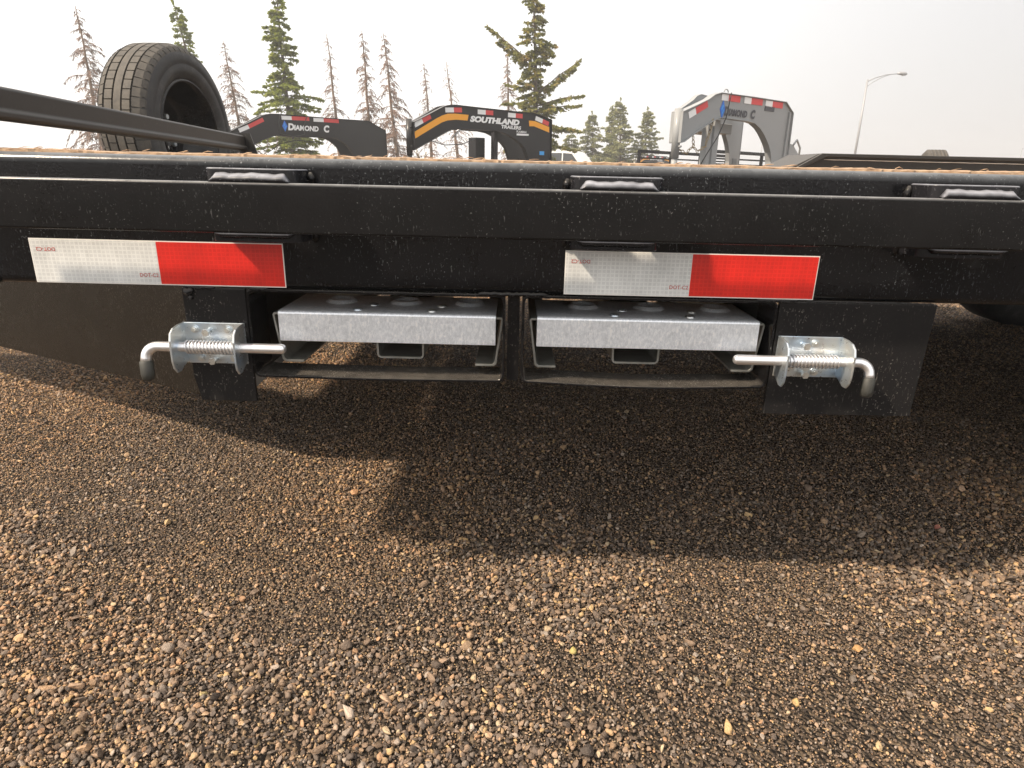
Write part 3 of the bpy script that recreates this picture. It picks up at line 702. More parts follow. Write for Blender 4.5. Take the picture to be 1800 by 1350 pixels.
# ------------------------------------------------------------------ ramps
def ramp(x0, x1, label, seed):
    """x0..x1: full width of the ramp's end"""
    R = thing('loading_ramp', ((x0+x1)/2, 1.5, 0.36), label, 'ramp', 'galvanised ramps stored side by side')
    y0 = YB+0.012; zt = 0.4455; zf = 0.4065
    def rung(y, d, name):
        mb = MB(); r = 0.004; th = 0.0025
        # rolled front edge: outline in (y, z)
        o = [(y, zf)] + [(y+r-r*math.cos(PI/2*k/5), zt-r+r*math.sin(PI/2*k/5)) for k in range(6)] + [(y+d, zt), (y+d, zt-th)] + [(y+th+0.001, zt-th), (y+th, zt-th-0.001), (y+th, zf)]
        mb.prism(o, x0, x1, 'x', True); ob = obj(name, mb, M['galv'], R, bevel=0.0005)
        wn(ob); return ob
    ob = rung(y0, 0.115, 'end_rung')
    w = x1-x0
    for fx in (0.235, 0.56, 0.885):     # raised punched rings
        x = x0+w*fx*0.98; m = MB().lathe([(0.0, 0.022), (0.0018, 0.0195), (0.0042, 0.0170), (0.0044, 0.0158), (0.001, 0.0145), (0.0005, 0.0)], (x, y0+0.072, zt-0.0002), 'z', 28)
        obj('grip_dimple', m, M['galv'], ob)
    for fx, fy in ((0.355, 0.018), (0.70, 0.018), (0.405, 0.05), (0.735, 0.05)):
        x = x0+w*fx; m = MB().lathe([(0.0, 0.0062), (0.0012, 0.006), (0.0026, 0.0042), (0.0022, 0.0030), (0.0022, 0.0)], (x, y0+fy, zt), 'z', 18)
        obj('rivet', m, M['zinc'], ob)
    for k in range(1, 6):
        rung(y0+0.115+0.23*k, 0.10, 'rung')
    # outer C rails; webs lean out slightly
    for s, xa in ((1, x0), (-1, x1)):
        th = 0.0028; xo = xa - s*0.0095
        o = [(xa+s*0.004, zt-0.0035), (xo+s*0.002, zt-0.0035), (xo, zt-0.0065), (xo+s*0.008, 0.380), (xo+s*0.012, 0.3765), (xo+s*0.036, 0.3765),
             (xo+s*0.036, 0.3765+th), (xo+s*0.0135, 0.3765+th), (xo+s*0.0108, 0.382), (xo+s*th, zt-0.0075), (xo+s*(th+0.001), zt-0.0035-th), (xa+s*0.004, zt-0.0035-th)]
        ob2 = obj('side_rail', MB().prism(o, y0+0.0065, y0+1.42, 'y', True), M['galv_dull'], R, bevel=0.0004)
        wn(ob2)
    xc = x0 + w*0.538 if seed == 0 else x0+w*0.475
    th = 0.0026; a, b, z0, z1, r = xc-0.0315, xc+0.0315, 0.3775, zt-0.0035, 0.006
    out = [(a-0.001, z1)] + [(a+r-r*math.cos(PI/2*k/4), z0+r-r*math.sin(PI/2*k/4)) for k in range(5)] + [(b-r+r*math.sin(PI/2*k/4), z0+r-r*math.cos(PI/2*k/4)) for k in range(5)] + [(b+0.001, z1)]
    ri = r-th; inn = [(b+0.001-th, z1)] + [(b-th-ri+ri*math.cos(PI/2*k/4), z0+r-ri*math.sin(PI/2*k/4)) for k in range(5)] + [(a+th+ri-ri*math.sin(PI/2*k/4), z0+r-ri*math.cos(PI/2*k/4)) for k in range(5)] + [(a-0.001+th, z1)]
    ob3 = obj('centre_channel', MB().prism(out+inn, y0+0.03, y0+1.40, 'y', True), M['galv_dull'], R)
    wn(ob3)
    return R
ramp(-0.2995, -0.0225, 'galvanised loading ramp in the left-hand slot, pinned at its left end by a spring latch', 0)
ramp(0.0300, 0.3130, 'galvanised loading ramp in the right-hand slot, beside the wide black latch plate', 1)

# ------------------------------------------------------------------ spare tyre in front of the deck
SP = thing('spare_wheel', (-1.365, 2.70, 0.735), 'upright spare tyre on a dark rim behind the slanting black bar', 'wheel', rz=math.radians(-5), shift=False)
C = Vector((0, 0, 0)); R_, W_ = 0.313, 0.195; rr_ = 0.188
def spare():
    base = MB().lathe([(-W_*.34, rr_), (-W_*.44, rr_+0.012), (-W_*.5, 0.245), (-W_*.47, 0.280), (-W_*.40, R_-0.013), (-W_*.31, R_-0.008),
                       (W_*.31, R_-0.008), (W_*.40, R_-0.013), (W_*.47, 0.280), (W_*.5, 0.250), (W_*.480, 0.246), (W_*.49, 0.240), (W_*.495, 0.225), (W_*.485, 0.215), (W_*.47, rr_+0.022), (W_*.46, rr_+0.018), (W_*.43, rr_+0.006), (W_*.34, rr_)], C, 'x', 96)
    t = obj('tyre', base, M['tyre'], SP)
    # tread: blocks raised between grooves
    mb = MB(); rnd = random.Random(8); rows = [(-0.42, -0.275), (-0.24, -0.10), (-0.066, 0.066), (0.10, 0.24), (0.275, 0.42)]
    nblk = 54
    for ri, (a, b) in enumerate(rows):
        solid = ri == 2
        for k in range(nblk):
            t0 = 2*PI*(k + (0.5 if ri in (1, 3) else 0.2 if ri == 4 else 0))/nblk; t1 = t0 + 2*PI/nblk*(1.0 if solid else 0.90)
            vs = []
            for t_ in (t0, (t0+t1)/2, t1):
                for x, dr in ((a, -0.016), (a, 0.0), (b, 0.0), (b, -0.016)):
                    edge = abs(x) > 0.4
                    rad = R_ + dr - (0.011 if edge else 0.0) - 0.012*(abs(x)/0.42)**3*0.3
                    vs.append(C + Vector((x*W_, rad*math.cos(t_), rad*math.sin(t_))))
            f = [(i*4+j, i*4+(j+1) % 4, (i+1)*4+(j+1) % 4, (i+1)*4+j) for i in range(2) for j in range(4)] + [(0, 1, 2, 3), (8, 11, 10, 9)]
            mb.add(vs, f)
    # shoulder lugs running onto the sidewall
    for s in (-1, 1):
        for k in range(nblk):
            t0 = 2*PI*(k+(0.2 if s > 0 else 0))/nblk; t1 = t0 + 2*PI/nblk*0.80
            vs = []
            for t_ in (t0, t1):
                for x, rad in ((0.40, R_-0.010), (0.452, R_-0.0235), (0.474, R_-0.042), (0.46, R_-0.05), (0.38, R_-0.02)):
                    vs.append(C + Vector((s*x*W_, rad*math.cos(t_), rad*math.sin(t_))))
            mb.add(vs, [(j, (j+1) % 5, 5+(j+1) % 5, 5+j) for j in range(5)] + [(0, 1, 2, 3, 4), (9, 8, 7, 6, 5)])
    tr = obj('tread', mb, M['tread'], t); tr['kind'] = 'stuff'
    rm = MB().lathe([(W_*.40, rr_+0.006), (W_*.445, rr_+0.002), (W_*.44, rr_-0.006), (W_*.33, rr_-0.010), (W_*.2, rr_-0.028), (-W_*.1, rr_-0.034), (-W_*.16, rr_-0.05), (-W_*.22, 0.085), (-W_*.16, 0.075), (-W_*.16, 0.045), (-W_*.24, 0.04), (-W_*.24, 0.0)], C, 'x', 64)
    rm.lathe([(-W_*.40, rr_+0.006), (-W_*.44, rr_-0.004), (-W_*.2, rr_-0.02), (-W_*.24, 0.0)], C, 'x', 64)
    r = obj('rim', rm, M['paint'], SP)
    m = MB()
    for k in range(6):
        a = 2*PI*k/6+0.3; m.cyl(C + Vector((-W_*.20, 0.06*math.cos(a), 0.06*math.sin(a))), 'x', 0.010, 0.022, 6, smooth=False)
    obj_each('lug_nut', m, M['zinc'], r)
spare()
mt = MB().box(-1.54, -1.48, 1.96, 2.74, 0.472, 0.512); mt.box(-1.54, -1.50, 2.66, 2.74, 0.5125, 0.79); mt.cyl((-1.50, 2.70, 0.735), 'x', 0.03, 0.12, 16)
obj('spare_mount', mt, M['paint_dull'], T)

# ------------------------------------------------------------------ gooseneck trailers in the yard
def smooth_poly(pts, idxs=(), n=4):
    return pts
def slab(mb, prof, y0, y1):
    bm_v = [(x, y, z) for y in (y0, y1) for x, z in prof]; n_ = len(prof)
    return mb.add(bm_v, [tuple(range(n_)), tuple(n_+i for i in reversed(range(n_)))] + [(i, n_+i, n_+(i+1) % n_, (i+1) % n_) for i in range(n_)])
def round_prof(p, keep_sharp=()):
    out = []
    for i, q in enumerate(p):
        if i in keep_sharp: out.append(q); continue
        a, b = p[i-1], p[(i+1) % len(p)]
        for t in (0.12,): out.append((q[0]+(a[0]-q[0])*t, q[1]+(a[1]-q[1])*t))
        out.append((q[0]*0.94+0.03*(a[0]+b[0]), q[1]*0.94+0.03*(a[1]+b[1])))
        out.append((q[0]+(b[0]-q[0])*0.12, q[1]+(b[1]-q[1])*0.12))
    return out
def gooseneck(name, loc, rz, label, prof, body, tapes, gap, deck_len, coup):
    G = thing(name, loc, label, 'trailer', rz=rz, shift=False)
    G['group'] = 'gooseneck trailers parked in the yard'
    o = obj('neck', slab(MB(), prof, 0, 0.035), body, G)
    xmin, xmax = min(p[0] for p in prof), max(p[0] for p in prof)
    yo = lambda x: 0.09 + (gap-0.09)*(x-xmin)/(xmax-xmin)     # the two webs meet at the coupler
    m2 = MB(); m2.v = [(x, yo(x)+k, z) for k in (0, 0.035) for x, z in prof]; n_ = len(prof)
    m2.f = [tuple(range(n_)), tuple(n_+i for i in reversed(range(n_)))] + [(i, n_+i, n_+(i+1) % n_, (i+1) % n_) for i in range(n_)]; m2.sm = [False]*len(m2.f)
    o = obj('neck', m2, body, G)
    # flanges along the upper and lower edges join the two webs' outline
    n_ = len(prof); fl = MB()
    zmid = {}
    for i in range(n_):
        a, b = Vector(prof[i]), Vector(prof[(i+1) % n_])
        if (b-a).length < 0.02: continue
        d = (b-a).normalized(); nn = Vector((-d.y, d.x))*0.006
        for yy0, yy1 in ((-0.03, 0.075), (None, None)):
            ys = lambda p: (yy0, yy1) if yy0 is not None else (yo(p.x)-0.005, yo(p.x)+0.07)
            v = [(p.x+q.x*k, y, p.y+q.y*k) for p in (a, b) for q, k in ((nn, 0.05), (nn, 1.4)) for y in ys(p)]
            fl.add(v, [(0,1,3,2),(4,6,7,5),(0,4,5,1),(2,3,7,6),(0,2,6,4),(1,5,7,3)])
    obj('neck_flange', fl, body, G)
    xa, za = coup
    c = MB().cyl((xa, 0.06, za-0.60), 'z', 0.055, 0.62, 20); c.cyl((xa, 0.06, za-0.80), 'z', 0.042, 0.2, 18); c.lathe([(-0.1, 0.0), (-0.1, 0.06), (0.0, 0.075), (0.03, 0.06)], (xa, 0.06, za-0.78), 'z', 20)
    for zz in (0.12, 0.45): c.cyl((xa, -0.03, za-zz), 'y', 0.015, 0.05, 8)
    obj('coupler', c, body, G)
    cm = MB()
    for x, z in ((xa+0.25, za-0.25), (xa+1.1, za+0.05), (xa+2.2, za+0.12)): cm.box(x, x+0.08, 0.036, yo(x)-0.001, z-0.06, z+0.06)
    obj_each('cross_member', cm, body, G)
    # tapes along the top edge
    for (a, m_, b) in tapes:
        a, m_, b = Vector(a), Vector(m_), Vector(b); d = (b-a).normalized(); nn = Vector((-d.y, d.x))*0.042
        for p, q, mt_ in ((a, m_, 'decal_white'), (m_, b, 'decal_red')):
            pr = [(p-nn), (q-nn), (q+nn), (p+nn)]
            obj('reflective_tape', slab(MB(), [(v.x, v.y) for v in pr], -0.008, -0.002), M[mt_], G)
    xe = max(p[0] for p in prof)
    # flat deck frame and wheels that carry it, behind the neck
    f = MB(); f.box(xe-0.2, xe+deck_len, -0.45, -0.38, 0.58, 0.78); f.box(xe-0.2, xe+deck_len, gap+0.40, gap+0.47, 0.58, 0.78)
    for k in range(int(deck_len/0.8)+1): f.box(xe-0.15+0.8*k, xe-0.07+0.8*k, -0.38, gap+0.40, 0.62, 0.74)
    obj_each('deck_beam', f, body, G)
    obj('deck', MB().box(xe-0.2, xe+deck_len, -0.379, gap+0.399, 0.741, 0.775), M['wood'], G)
    t, r = wheel_meshes(0.37, 0.22, 0.20)
    w0 = obj('wheel', t, M['tyre'], G); r0 = obj('rim', r, M['paint_dull'], w0); 
    spots = [(xe+deck_len*u, y) for u in (0.62, 0.62+0.9/deck_len) for y in (-0.2, gap+0.2)]
    w0.location = (*spots[0], 0.37)
    for x, y in spots[1:]:
        w = w0.copy(); col.objects.link(w); q = r0.copy(); col.objects.link(q); q.parent = w; w.location = (x, y, 0.37)
    j = MB()
    for y in (0.02, gap-0.10): j.box(xe-0.35, xe-0.23, y, y+0.12, 0.06, 0.9); j.box(xe-0.42, xe-0.16, y-0.06, y+0.18, 0.0, 0.04)
    obj_each('landing_leg', j, body, G)
    return G
def chain(mb, pts, link=0.055, r=0.006):
    pts = [Vector(p) for p in pts]; k = 0
    seg = []
    for a, b in zip(pts[:-1], pts[1:]):
        m_ = max(1, int((b-a).length/(link*0.8)))
        for i in range(m_): seg.append((a.lerp(b, i/m_), (b-a).normalized()))
    for k, (c, d) in enumerate(seg):
        side = Vector((0, 1, 0)) if k % 2 else d.cross(Vector((0, 1, 0))).normalized()
        loop = [c + d*link*0.5*math.cos(t) + side*link*0.3*math.sin(t) for t in [2*PI*i/8 for i in range(9)]]
        mb.tube(loop, r, 4, True, False)
    return mb
R_DEG = math.radians
# black trailer with yellow stripe and shop lettering
S_prof = [(-0.933, 1.413), (-0.6, 1.57), (-0.286, 1.719), (-0.16, 1.752), (-0.052, 1.764), (0.521, 1.757), (1.348, 1.751), (1.93, 1.75), (2.419, 1.659), (2.448, 0.66), (1.85, 0.66), (1.82, 0.86), (1.698, 1.079), (1.60, 1.16), (1.464, 1.233), (1.30, 1.30), (1.114, 1.351), (0.874, 1.373), (0.185, 1.362), (0.0, 1.353), (-0.121, 1.337), (-0.24, 1.29), (-0.356, 1.234), (-0.947, 0.947)]
tp = [(-0.925, 1.366), (-0.753, 1.452), (-0.579, 1.538), (-0.255, 1.665), (-0.064, 1.679), (0.12, 1.69), (0.492, 1.686), (0.682, 1.688), (0.869, 1.689), (1.245, 1.68), (1.442, 1.68), (1.625, 1.679), (1.978, 1.668), (2.174, 1.62), (2.351, 1.575)]
SG = gooseneck('gooseneck_trailer', (-1.16, 13, 0), R_DEG(40), 'black gooseneck trailer with yellow stripe and white SOUTHLAND TRAILERS lettering, its arch nearest the middle', S_prof, M['trailer_black'],
               [tp[i:i+3] for i in range(0, 15, 3)], 0.75, 5.5, (-1.0, 1.45))
obj('stripe', slab(MB(), [(-0.928, 1.254), (-0.456, 1.506), (-0.33, 1.565), (-0.203, 1.604), (-0.032, 1.618), (0.274, 1.616), (0.252, 1.514), (-0.011, 1.513), (-0.205, 1.489), (-0.33, 1.448), (-0.458, 1.384), (-0.912, 1.143)], -0.007, -0.002), M['decal_yellow'], SG)
obj('stripe', slab(MB(), [(1.800, 1.608), (1.963, 1.608), (2.367, 1.517), (2.373, 1.409), (1.941, 1.508), (1.815, 1.5)], -0.007, -0.002), M['decal_yellow'], SG)
text_mesh('lettering', 'SOUTHLAND', 0.135, M['decal_white'], SG, (0.31, -0.009, 1.505), (1, 0, 0), (0, 0, 1), 0.065, 0.2, sx=1.5)
text_mesh('lettering', 'TRAILERS', 0.085, M['decal_white'], SG, (1.07, -0.009, 1.425), (1, 0, 0), (0, 0, 1), 0.04, 0.1, sx=1.45)
text_mesh('lettering', 'FLAMAN', 0.06, M['decal_white'], SG, (1.47, -0.009, 1.362), (1, 0, 0), (0, 0, 1), 0.02, 0.0, sx=1.15)
obj('sticker', slab(MB(), [(1.48, 1.31), (1.80, 1.318), (1.80, 1.352), (1.48, 1.347)], -0.008, -0.002), M['decal_white'], SG)
obj('sticker', slab(MB(), [(2.12, 0.955), (2.25, 0.955), (2.25, 1.03), (2.12, 1.03)], -0.008, -0.002), M['decal_cyan'], SG)
jk = MB().box(0.78, 1.02, 0.45, 0.70, 0.62, 1.25); obj('toolbox', jk, M['trailer_black'], SG, bevel=0.01)
jk = MB().box(1.06, 1.16, 0.2, 0.3, 0.1, 1.36); jk.box(1.0, 1.2, 0.15, 0.35, 0.0, 0.1); obj_each('jack_leg', jk, M['trailer_black'], SG)
obj('cable', MB().tube([(-0.5, 0.1, 1.12), (-0.2, 0.1, 1.06), (0.2, 0.1, 1.09), (0.5, 0.1, 1.2)], 0.008, 6), M['hose'], SG)
obj('brace', MB().tube([(0.13, 0.1, 1.36), (0.1, 0.3, 1.2), (0.3, 0.3, 1.36)], 0.012, 6), M['galv'], SG)
ch_ = chain(MB(), [(-0.75, 0.25, 1.0), (-0.72, 0.2, 0.82), (-0.62, 0.2, 0.75), (-0.55, 0.2, 0.95)]); obj('safety_chain', ch_, M['steel_rust'], SG, fix=False)
# far copy of the same make
far = copy_tree(SG); far.location = (8.3, 43.5, 0); tag(far, 'distant small-looking black and yellow gooseneck trailer, low behind the deck edge beside the grey one', 'trailer')

D_prof = [(-0.728, 1.365), (-0.4, 1.52), (-0.12, 1.665), (-0.02, 1.703), (0.1, 1.727), (0.289, 1.734), (0.995, 1.73), (1.772, 1.726), (2.576, 1.729), (3.058, 1.528), (3.09, 0.66), (2.25, 0.66), (2.18, 0.859), (2.012, 1.099), (1.92, 1.17), (1.815, 1.234), (1.70, 1.28), (1.568, 1.306), (1.273, 1.306), (1.078, 1.290), (0.427, 1.290), (0.25, 1.285), (0.111, 1.26), (-0.162, 1.156), (-0.568, 0.939), (-0.80, 0.85), (-0.80, 1.32)]
tp = [(-0.65, 1.335), (-0.427, 1.431), (-0.082, 1.60), (0.344, 1.667), (0.586, 1.672), (1.016, 1.680), (1.121, 1.672), (1.379, 1.676), (1.774, 1.676)]
DG = gooseneck('gooseneck_trailer', (-5.69, 15.6, 0), R_DEG(42), 'black gooseneck trailer lettered DIAMOND C beside the spare tyre, without a yellow stripe', D_prof, M['trailer_black'],
               [tp[i:i+3] for i in range(0, 9, 3)], 0.8, 5.5, (-0.86, 1.40))
def diamond_logo(G, x, z, w, h):
    m = slab(MB(), [(x, z), (x+w*0.5, z+h*0.5), (x+w, z), (x+w*0.5, z-h*0.5)], -0.008, -0.002)
    o = obj('logo', m, M['decal_blue'], G)
    i = MB()
    for s in (1, -1):
        i = slab(i, [(x+w*(0.5-0.28*s), z-h*0.02*s), (x+w*0.5, z+h*0.28*s), (x+w*(0.5+0.10*s), z+h*0.18*s), (x+w*(0.5-0.12*s), z-h*0.02*s)], -0.011, -0.0085)
    obj('logo_lines', i, M['decal_cyan'], o)
diamond_logo(DG, 0.345, 1.49, 0.125, 0.24)
def small_caps(G, x, z, s, m, k=1.0):
    text_mesh('lettering', 'D', s*1.3, m, G, (x, -0.009, z), (1, 0, 0), (0, 0, 1), 0.055, 0.12, sx=1.0*k)
    text_mesh('lettering', 'IAMOND', s, m, G, (x+0.145*s/0.15*k, -0.009, z+0.004), (1, 0, 0), (0, 0, 1), 0.05, 0.12, sx=1.0*k)
    text_mesh('lettering', 'C', s*1.35, m, G, (x+0.885*s/0.15*k, -0.009, z), (1, 0, 0), (0, 0, 1), 0.055, 0.12, sx=0.95*k)
small_caps(DG, 0.475, 1.415, 0.150, M['decal_white'])
obj('cable', MB().tube([(0.30, -0.04, 1.73), (0.25, -0.045, 1.55), (0.27, -0.04, 1.32), (0.6, -0.04, 1.27), (0.85, -0.04, 1.33), (0.86, -0.045, 1.55), (0.95, -0.04, 1.73)], 0.009, 6), M['hose'], DG)
ch_ = chain(MB(), [(0.02, 0.1, 1.2), (-0.02, 0.1, 0.95), (-0.15, 0.1, 0.8)]); chain(ch_, [(0.25, 0.1, 1.25), (0.22, 0.1, 1.0), (0.1, 0.1, 0.82)]); obj('safety_chain', ch_, M['steel_rust'], DG, fix=False)
obj('cable', MB().tube([(-0.3, 0.1, 1.08), (0.0, 0.1, 0.9), (0.3, 0.1, 1.1), (0.7, 0.1, 1.2), (1.4, 0.1, 1.17)], 0.009, 6), M['hose'], DG)

G_prof = [(-1.375, 1.406), (-1.1, 1.50), (-0.834, 1.595), (-0.70, 1.665), (-0.56, 1.70), (0.3, 1.712), (1.185, 1.715), (1.437, 1.577), (1.48, 0.66), (1.0, 0.66), (0.98, 0.85), (0.93, 0.98), (0.84, 1.09), (0.737, 1.177), (0.64, 1.25), (0.527, 1.316), (0.363, 1.375), (0.196, 1.391), (-0.297, 1.396), (-0.50, 1.393), (-0.60, 1.375), (-0.675, 1.343), (-0.95, 1.22), (-1.296, 1.046), (-1.375, 1.03)]
tp = [(-1.226, 1.372), (-1.08, 1.436), (-0.831, 1.545), (-0.518, 1.655), (-0.353, 1.658), (-0.058, 1.660), (0.048, 1.660), (0.231, 1.661), (0.538, 1.665), (0.628, 1.661), (0.82, 1.662), (1.118, 1.666)]
GG = gooseneck('gooseneck_trailer', (3.2, 10, 0), R_DEG(40), 'grey gooseneck trailer lettered DIAMOND C with chains hanging by its coupler', G_prof, M['trailer_grey'],
               [tp[i:i+3] for i in range(0, 12, 3)], 0.85, 6.0, (-1.36, 1.43))
diamond_logo(GG, -0.527, 1.50, 0.12, 0.24)
small_caps(GG, -0.425, 1.432, 0.118, M['decal_grey'], 0.98)
obj('sticker', slab(MB(), [(0.623, 1.56), (0.892, 1.56), (0.892, 1.628), (0.623, 1.628)], -0.008, -0.002), M['decal_grey'], GG)
jl = MB().box(-0.60, -0.50, 0.10, 0.20, 0.05, 1.385); jl.box(-0.42, -0.29, 0.12, 0.24, 0.05, 1.38); jl.box(-0.64, -0.25, 0.08, 0.26, 0.0, 0.05)
obj_each('jack_leg', jl, M['trailer_grey'], GG, bevel=0.006)
obj('toolbox', MB().box(-0.45, 0.30, 0.30, 0.80, 1.22, 1.36), M['trailer_grey'], GG, bevel=0.01)
ch_ = chain(MB(), [(-0.66, 0.0, 1.34), (-0.70, 0.0, 1.2), (-0.78, 0.0, 1.0), (-0.95, 0.0, 0.93), (-1.05, 0.0, 1.0), (-1.08, 0.0, 1.15)], 0.06, 0.0065); chain(ch_, [(-1.05, 0.0, 1.0), (-1.2, 0, 0.90), (-1.35, 0.05, 0.96)], 0.06, 0.0065)
obj('safety_chain', ch_, M['steel_rust'], GG, fix=False)
obj('cable', MB().tube([(-0.35, -0.04, 1.72), (-0.42, -0.05, 1.4), (-0.55, -0.04, 1.15), (-0.75, -0.02, 0.9), (-0.85, 0, 0.75)], 0.008, 6), M['hose'], GG)
obj('tie_loop', MB().tube([(-0.42+0.05*math.cos(t), 0.0, 1.725+0.035*math.sin(t)) for t in [PI*k/8 for k in range(9)]], 0.008, 6), M['trailer_grey'], GG)
m_ = MB().prism([(1.45, 0.66), (2.15, 0.66), (2.05, 0.85), (1.62, 1.12), (1.485, 1.14)], 0.0, 0.03, 'y'); obj('gusset', m_, M['trailer_grey'], GG)
obj('end_post', MB().box(1.33, 1.365, -0.03, -0.001, 0.66, 1.59), M['trailer_grey'], GG, bevel=0.004)
obj('handle', MB().tube([(1.62, 0.0, 1.11), (1.72, 0.0, 1.20), (1.86, 0.0, 1.08), (1.86, 0.0, 0.92)], 0.016, 8), M['trailer_grey'], GG)
obj('winch', MB().box(1.9, 2.1, -0.05, 0.08, 0.80, 0.90), M['decal_grey'], GG, bevel=0.01)

# utility trailer with rails, between the goosenecks
UT = thing('utility_trailer', (3.45, 12.7, 0), 'black utility trailer with open horizontal side rails behind the legs of the grey gooseneck', 'trailer', rz=R_DEG(40), shift=False)
f = MB(); f.box(0, 3.6, 0, 0.06, 0.40, 0.50); f.box(0, 3.6, 1.5, 1.56, 0.40, 0.50); f.box(0, 0.06, 0.06, 1.5, 0.40, 0.50); f.box(3.54, 3.6, 0.06, 1.5, 0.40, 0.50)
obj_each('frame_beam', f, M['trailer_black'], UT); obj('deck', MB().box(0.02, 3.58, 0.05, 1.51, 0.501, 0.53), M['wood'], UT)
for y in (0.03, 1.53):
    obj('top_rail', MB().box(0.0, 3.2, y-0.03, y+0.03, 1.03, 1.09), M['trailer_black'], UT)
    obj('end_post', MB().tube([(3.2, y, 1.06), (3.58, y, 0.5)], 0.028, 6), M['trailer_black'], UT)
    for k in range(4): obj('side_slat', MB().box(0.05, 3.15, y-0.012, y+0.012, 0.62+0.1*k, 0.65+0.1*k), M['trailer_black'], UT)
    for x in (0.0, 1.05, 2.1, 3.14): obj('post', MB().box(x, x+0.05, y-0.025, y+0.025, 0.501, 1.03), M['trailer_black'], UT)
t, r = wheel_meshes(0.33, 0.2, 0.19)
for y in (-0.14, 1.70):
    w = obj('wheel', t, M['tyre'], UT); w.location = (1.8, y, 0.33); q = obj('rim', r, M['trailer_grey'], w)
# flat trailer carrying the tyre seen over the fender
CT = thing('equipment_trailer', (5.2, 8.4, 0), 'low black equipment trailer hidden behind the fender, carrying an upright tyre', 'trailer', rz=R_DEG(10), shift=False)
f = MB(); f.box(-1.2, 3.0, -0.06, 0.0, 0.42, 0.54); f.box(-1.2, 3.0, 1.7, 1.76, 0.42, 0.54)
for k in range(6): f.box(-1.15+0.8*k, -1.09+0.8*k, 0.0, 1.7, 0.45, 0.52)
obj_each('frame_beam', f, M['trailer_black'], CT); obj('deck', MB().box(-1.18, 2.98, 0.001, 1.699, 0.521, 0.545), M['wood'], CT)
for x in (1.0, 1.8):
    for y in (-0.18, 1.88):
        w = obj('wheel', t, M['tyre'], CT); w.location = (x, y, 0.33); q = obj('rim', r, M['trailer_grey'], w)
SW = thing('spare_wheel', (4.86, 7.95, 0.605), 'small tread of a far tyre peeping above the black fender', 'wheel', rz=R_DEG(72), shift=False)
ty = MB().lathe([(-0.07, 0.2), (-0.11, 0.25), (-0.105, 0.33), (-0.085, 0.352), (0.085, 0.352), (0.105, 0.33), (0.11, 0.25), (0.07, 0.2)], (0, 0, 0), 'y', 48)
obj('tyre', ty, M['tread'], SW); g = MB()
for k in range(5): g.lathe([(-0.085+0.036*k, 0.345), (-0.085+0.036*k, 0.360), (-0.063+0.036*k, 0.360), (-0.063+0.036*k, 0.345)], (0, 0, 0), 'y', 48)
obj('tread', g, M['tread'], SW)
obj('rim', wheel_meshes(0.33, 0.2, 0.19)[1], M['trailer_grey'], SW)
sb = obj('spare_bracket', MB().box(-0.38, -0.30, -0.06, 0.0, 0.541, 0.62), M['trailer_black'], CT)

# parked white vehicles far behind
def car(name, loc, rz, label, cat, prof, cab, win, W=1.85):
    c = thing(name, loc, label, cat, rz=rz, shift=False)
    obj('body', slab(MB(), prof, -W/2, W/2), M['white_body'], c, bevel=0.05)
    obj('cabin', slab(MB(), cab, -W/2+0.12, W/2-0.12), M['white_body'], c, bevel=0.05)
    for y0, y1 in ((-W/2+0.108, -W/2+0.116), (W/2-0.116, W/2-0.108)):
        for wn in win: obj('window', slab(MB(), wn, y0, y1), M['glass_dark'], c)
    t, r = wheel_meshes(0.38, 0.24, 0.22); xs = [p[0] for p in prof]
    for x in (min(xs)+0.9, max(xs)-0.95):
        for y in (-W/2+0.1, W/2-0.1):
            w = obj('wheel', t, M['tyre'], c); w.location = (x, y, 0.38); obj('rim', r, M['trailer_grey'], w)
    return c
truck = [(-2.8, 0.5), (2.8, 0.5), (2.85, 0.95), (2.7, 1.12), (-2.8, 1.12)]
tcab = [(-0.9, 1.10), (1.75, 1.10), (1.0, 1.86), (0.7, 1.92), (-0.55, 1.92), (-0.85, 1.82)]
twin = [[(-0.62, 1.22), (0.15, 1.22), (0.15, 1.78), (-0.58, 1.78)], [(0.24, 1.22), (1.3, 1.22), (0.86, 1.74), (0.24, 1.78)]]
car('pickup_truck', (3.1, 44, 0), R_DEG(-30), 'white pickup truck far off just right of the striped black gooseneck', 'truck', truck, tcab, twin)
suv = [(-2.3, 0.45), (2.3, 0.45), (2.35, 0.9), (2.2, 1.05), (-2.3, 1.08)]
scab = [(-2.2, 1.05), (1.3, 1.05), (0.55, 1.62), (-1.9, 1.68)]
swin = [[(-1.9, 1.15), (-0.7, 1.15), (-0.7, 1.55), (-1.75, 1.55)], [(-0.6, 1.15), (0.95, 1.15), (0.45, 1.53), (-0.6, 1.55)]]
car('parked_car', (8.2, 50, 0), R_DEG(155), 'low white car far off between the pale spruces and the small yellow-striped trailer', 'car', suv, scab, swin)

